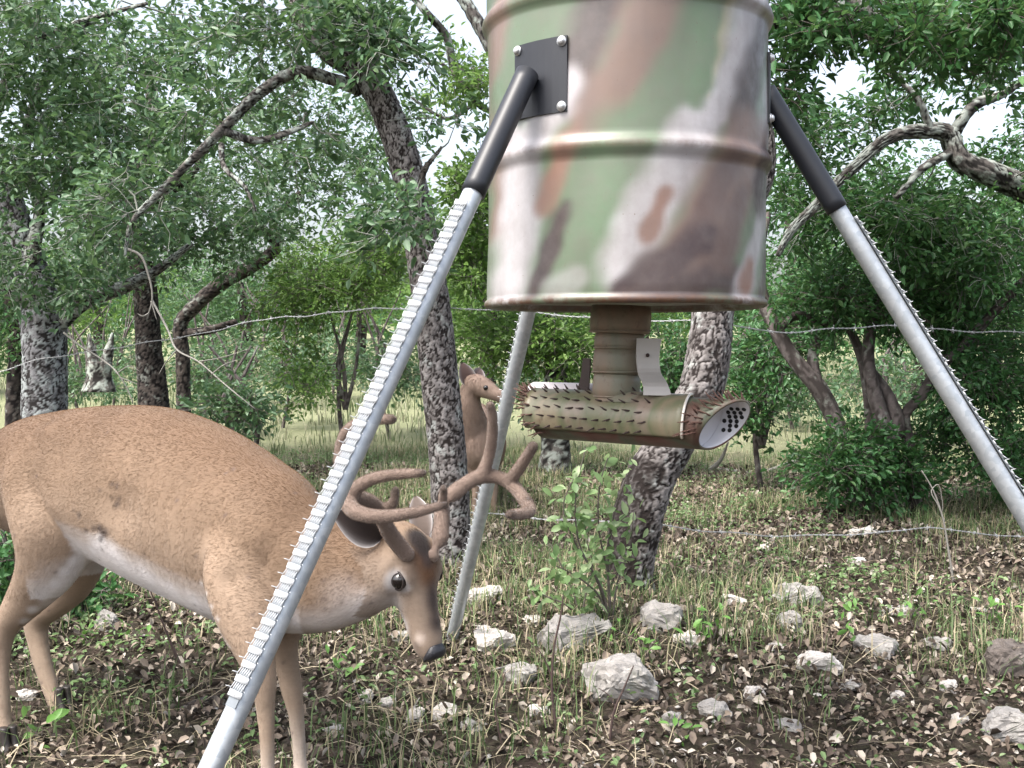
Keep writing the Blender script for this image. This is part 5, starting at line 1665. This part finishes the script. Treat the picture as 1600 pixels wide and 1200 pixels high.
# ------------------------------------------------------------------ sapling by the oak, seedlings
def leaf_unit(name, mat, rv, ratio=.5, curl=.12):
    """one broad leaf, 1 m long along +X, normal +Z"""
    outl = [(0, 0), (.12, .3), (.35, .85), (.6, 1.), (.82, .72), (1, 0)]
    V_ = []; F_ = []
    for x_, y_ in outl:
        z_ = -curl * x_ * x_
        V_ += [(x_, 0, z_), (x_, y_ * ratio * .5, z_ + y_ * .07), (x_, -y_ * ratio * .5, z_ + y_ * .07)]
    for k in range(5):
        F_ += [(3 * k, 3 * k + 3, 3 * k + 4, 3 * k + 1), (3 * k, 3 * k + 2, 3 * k + 5, 3 * k + 3)]
    me = bpy.data.meshes.new(name); me.from_pydata(V_, [], F_)
    a_ = me.attributes.new('rnd', 'FLOAT', 'FACE'); a_.data.foreach_set('value', np.full(len(me.polygons), rv, np.float32))
    me.polygons.foreach_set('use_smooth', np.ones(len(me.polygons), bool))
    me.materials.append(mat)
    return me


SAPL = [leaf_unit('leaf', LEAF_SAP, r_) for r_ in (.1, .35, .6, .8, .95)]
def plant(name, label, cat, base, stems, nleaf, size, mat, lf=SAPL, group=None, bark=TWIG, rad=.004, lo=.25):
    t = thing(name, label, cat, base, group)
    for st in stems:
        ac = Acc(); pts = [np.asarray(base, float)] + [P(*q) for q in st]
        p, r_, _ = smoothpath(pts, np.linspace(rad, rad * .35, len(pts)), 18)
        ac.tube(p, r_, 6, 18); ac.obj('stem', bark, t)
        for k in range(nleaf // len(stems)):
            f_ = rng.uniform(lo, 1.02); i_ = min(17, int(f_ * 17)); c_ = p[i_]
            tw = nrm(rng.normal(size=3) + np.array((0, 0, .3))) * rng.uniform(.005, .05)
            d_ = nrm(tw + rng.normal(size=3) * .02); nn = nrm(rng.normal(size=3) * .6 + np.array((0, -.35, 1.))); nn = nrm(nn - d_ * np.dot(nn, d_)); s_ = np.cross(nn, d_)
            L = size * rng.uniform(.6, 1.25)
            place('leaf', lf[int(rng.integers(len(lf)))], t, c_ + tw, d_ * L, s_ * L, nn * L)
    return t


b0 = G(955, 985)
plant('oak_sapling', 'leafy pale-green sapling in front of the oak behind the feeder', 'sapling', b0,
      [[(950, 900, 3.45), (935, 820, 3.42), (940, 745, 3.40), (950, 715, 3.4)], [(930, 900, 3.4), (895, 840, 3.36), (880, 790, 3.34), (900, 740, 3.33)], [(965, 910, 3.45), (985, 850, 3.45), (990, 800, 3.44)], [(935, 930, 3.4), (900, 900, 3.35), (860, 880, 3.3)],
       [(950, 880, 3.46), (960, 800, 3.44), (978, 745, 3.42), (985, 715, 3.42)], [(940, 920, 3.4), (905, 850, 3.38), (900, 770, 3.36), (915, 700, 3.36)]], 284, .040, LEAF_SAP, lo=.4)
plant('oak_sapling', 'smaller leafy sapling beside the long grey slab, left of the taller one', 'sapling', G(905, 985),
      [[(900, 940, 3.5), (880, 890, 3.5), (860, 850, 3.5)], [(915, 930, 3.5), (925, 880, 3.5), (915, 840, 3.5)], [(930, 950, 3.5), (950, 920, 3.5), (970, 890, 3.5)], [(890, 950, 3.5), (850, 930, 3.5), (830, 920, 3.5)]], 150, .034, LEAF_SAP)
SEED = [leaf_unit('leaf', m_leaf('seedling_leaf', (.08, .2, .04), (.15, .32, .07), (.25, .42, .14)), r_, .42, .25) for r_ in (.3, .6, .9)]
def seedling(label, px, py, n, size, hpx=30, spread=25):
    b_ = G(px, py); d = b_[1]
    plant('seedling', label, 'plant', b_, [[(px + random.uniform(-spread, spread) * .4, py - hpx * .5, d), (px + random.uniform(-spread, spread), py - hpx, d)] for _ in range(3)], n, size, None, SEED, 'seedlings on the woodland floor', rad=.002, lo=.35)
seedling('bright green seedling by the buck\'s far hind hoof', 65, 1162, 9, .045, 28)
seedling('green seedling in front of the buck\'s chest', 530, 1075, 15, .034, 40)
seedling('green seedling below the belly of the buck', 135, 1012, 12, .035, 25)
seedling('low green plant under the buck\'s chest, beside its belly stalk', 205, 1015, 12, .035, 30)
seedling('green plant between the large boulder and the broad slab', 1110, 1010, 24, .034, 60, 60)
seedling('green plant growing up against the bluish-grey rock', 1320, 1010, 15, .032, 60)
seedling('green plant at the bottom between the boulder and the brick-shaped stone', 1060, 1165, 12, .03, 25)
seedling('green plant spreading above the large boulder', 1010, 1035, 18, .032, 50, 50)
seedling('green plant among the dry grass under the wire at right', 1430, 990, 15, .032, 50)
seedling('green plant at the right, above the thin pale stone', 1540, 985, 15, .032, 50)
# tall thin weed right of the oak, leafless twigs
def twig(name, label, pix, rad, mat, cat='twig', group=None, side=()):
    base = P(*pix[0]); t = thing(name, label, cat, base, group)
    ac = Acc(); pts = [P(*q) for q in pix]; ac.tube(pts, list(np.linspace(rad, rad * .4, len(pts))), 7, 8 * len(pts)); ac.obj('stem', mat, t)
    for sd in side:
        ac = Acc(); pts = [P(*q) for q in sd]; ac.tube(pts, list(np.linspace(rad * .6, rad * .2, len(pts))), 6, 6 * len(pts)); ac.obj('side_twig', mat, t)
    return t


RT = m_plain('red_brown_twig', (.07, .045, .04), .7, var=.4, scale=30)
def gp(px, py): return (px, py, float(G(px, py)[1]))
d1 = G(868, 1150)[1]
twig('bare_twig', 'dark bare twig standing upright left of the large boulder', [(872, 1160, d1), (862, 1070, d1), (866, 1010, d1), (878, 950, d1), (880, 930, d1)], .004, RT, group='bare twigs standing in the litter', side=[[(863, 1060, d1), (845, 1020, d1), (825, 1000, d1)]])
d1 = G(950, 1160)[1]
twig('bare_twig', 'dark bare twig rising in front of the large boulder', [(952, 1165, d1), (960, 1110, d1), (975, 1075, d1), (990, 1040, d1)], .004, RT, group='bare twigs standing in the litter', side=[[(962, 1105, d1), (950, 1085, d1), (935, 1075, d1)]])
d1 = G(285, 1050)[1]
twig('bare_twig', 'two-stalked dry weed stem slanting under the buck\'s belly', [(285, 1045, d1), (265, 1000, d1), (240, 935, d1), (228, 905, d1)], .004, RT, group='bare twigs standing in the litter', side=[[(278, 1035, d1), (258, 985, d1), (236, 915, d1)]])
d1 = G(785, 1165)[1]
twig('bare_twig', 'short bare twig at the bottom, left of the dark upright twig', [(785, 1170, d1), (775, 1100, d1), (790, 1050, d1)], .003, RT, group='bare twigs standing in the litter')
d1 = G(1488, 912)[1]
twig('dry_stalk', 'pale dry stalk with a loop rising through the lower wire', [(1490, 912, d1), (1482, 860, d1), (1472, 805, d1), (1455, 760, d1), (1440, 735, d1)], .005, TWIG_PALE, 'stalk', side=[[(1476, 815, d1), (1466, 790, d1), (1456, 765, d1), (1464, 757, d1), (1472, 780, d1), (1473, 800, d1)]])
d1 = G(1240, 742)[1]
twig('fallen_branch', 'long crooked dead branch on the ground right of the feeder tube', [(1080, 745, d1), (1130, 738, d1), (1180, 742, d1), (1225, 728, d1), (1260, 712, d1)], .035, TWIG_PALE, 'branch', side=[[(1100, 742, d1 - .1), (1125, 720, d1 - .15), (1138, 690, d1 - .2)]])
twig('dead_branch', 'pale dead branch hanging in front of the dark upright trunk', [(196, 388, 5.6), (218, 398, 5.6), (232, 430, 5.6), (238, 465, 5.6), (230, 498, 5.6)], .008, TWIG_PALE, 'branch', 'dead branches hanging under the oaks', [[(232, 490, 5.6), (222, 494, 5.58), (215, 490, 5.58)], [(236, 470, 5.6), (245, 500, 5.6)]])
twig('dead_branch', 'long grey dead branch drooping from the dark upright trunk over the buck\'s back', [(238, 470, 5.7), (262, 515, 5.6), (275, 545, 5.5), (310, 565, 5.4), (345, 595, 5.3), (375, 620, 5.2), (400, 640, 5.2)], .006, TWIG_PALE, 'branch', 'dead branches hanging under the oaks', [[(275, 548, 5.5), (260, 565, 5.5), (248, 585, 5.5)], [(310, 565, 5.4), (340, 560, 5.4), (390, 545, 5.4)], [(330, 585, 5.3), (350, 570, 5.3), (372, 562, 5.3)]])
twig('dead_branch', 'thin dead branch slanting down between the two left trunks', [(100, 520, 6.0), (125, 540, 5.9), (160, 562, 5.8), (185, 585, 5.7), (200, 610, 5.7), (208, 630, 5.7)], .006, TWIG_PALE, 'branch', 'dead branches hanging under the oaks', [[(185, 582, 5.7), (203, 572, 5.7), (218, 580, 5.7)], [(188, 590, 5.7), (215, 600, 5.7)]])
# fallen mossy log at the bottom left
d1 = float(G(310, 1110)[1])
acc = Acc(); bark_tube(acc, [P(255, 1135, d1), P(300, 1108, d1 + .03), P(345, 1100, d1 + .05), P(400, 1104, d1 + .06)], [.012, .022, .026, .024], .006, .012, .02, .004)
lg = acc.obj('fallen_log', BARK_D, None, org=G(320, 1120)); tag(lg, 'short dark rotten log on the litter between the buck\'s legs', 'log')
# forked stump
b_ = G(155, 610); d1 = 10.5
acc = Acc(); bark_tube(acc, [P(155, 612, d1), P(155, 590, d1), P(156, 565, d1)], [.12, .105, .11], .02, .03, .08, .012, flare=.3)
st_ = thing('tree_stump', 'broken forked grey stump between the two left trunks', 'stump', (P(155, 612, d1)[0], d1, float(zg(P(155, 612, d1)[0], d1))))
acc.obj('trunk', BARK_L, st_)
for pts in ([P(148, 572, d1), P(142, 545, d1), P(139, 522, d1)], [P(164, 572, d1), P(170, 548, d1), P(176, 520, d1)]):
    acc = Acc(); bark_tube(acc, pts, [.06, .045, .012], .02, .03, .06, .008); acc.obj('prong', BARK_L, st_)
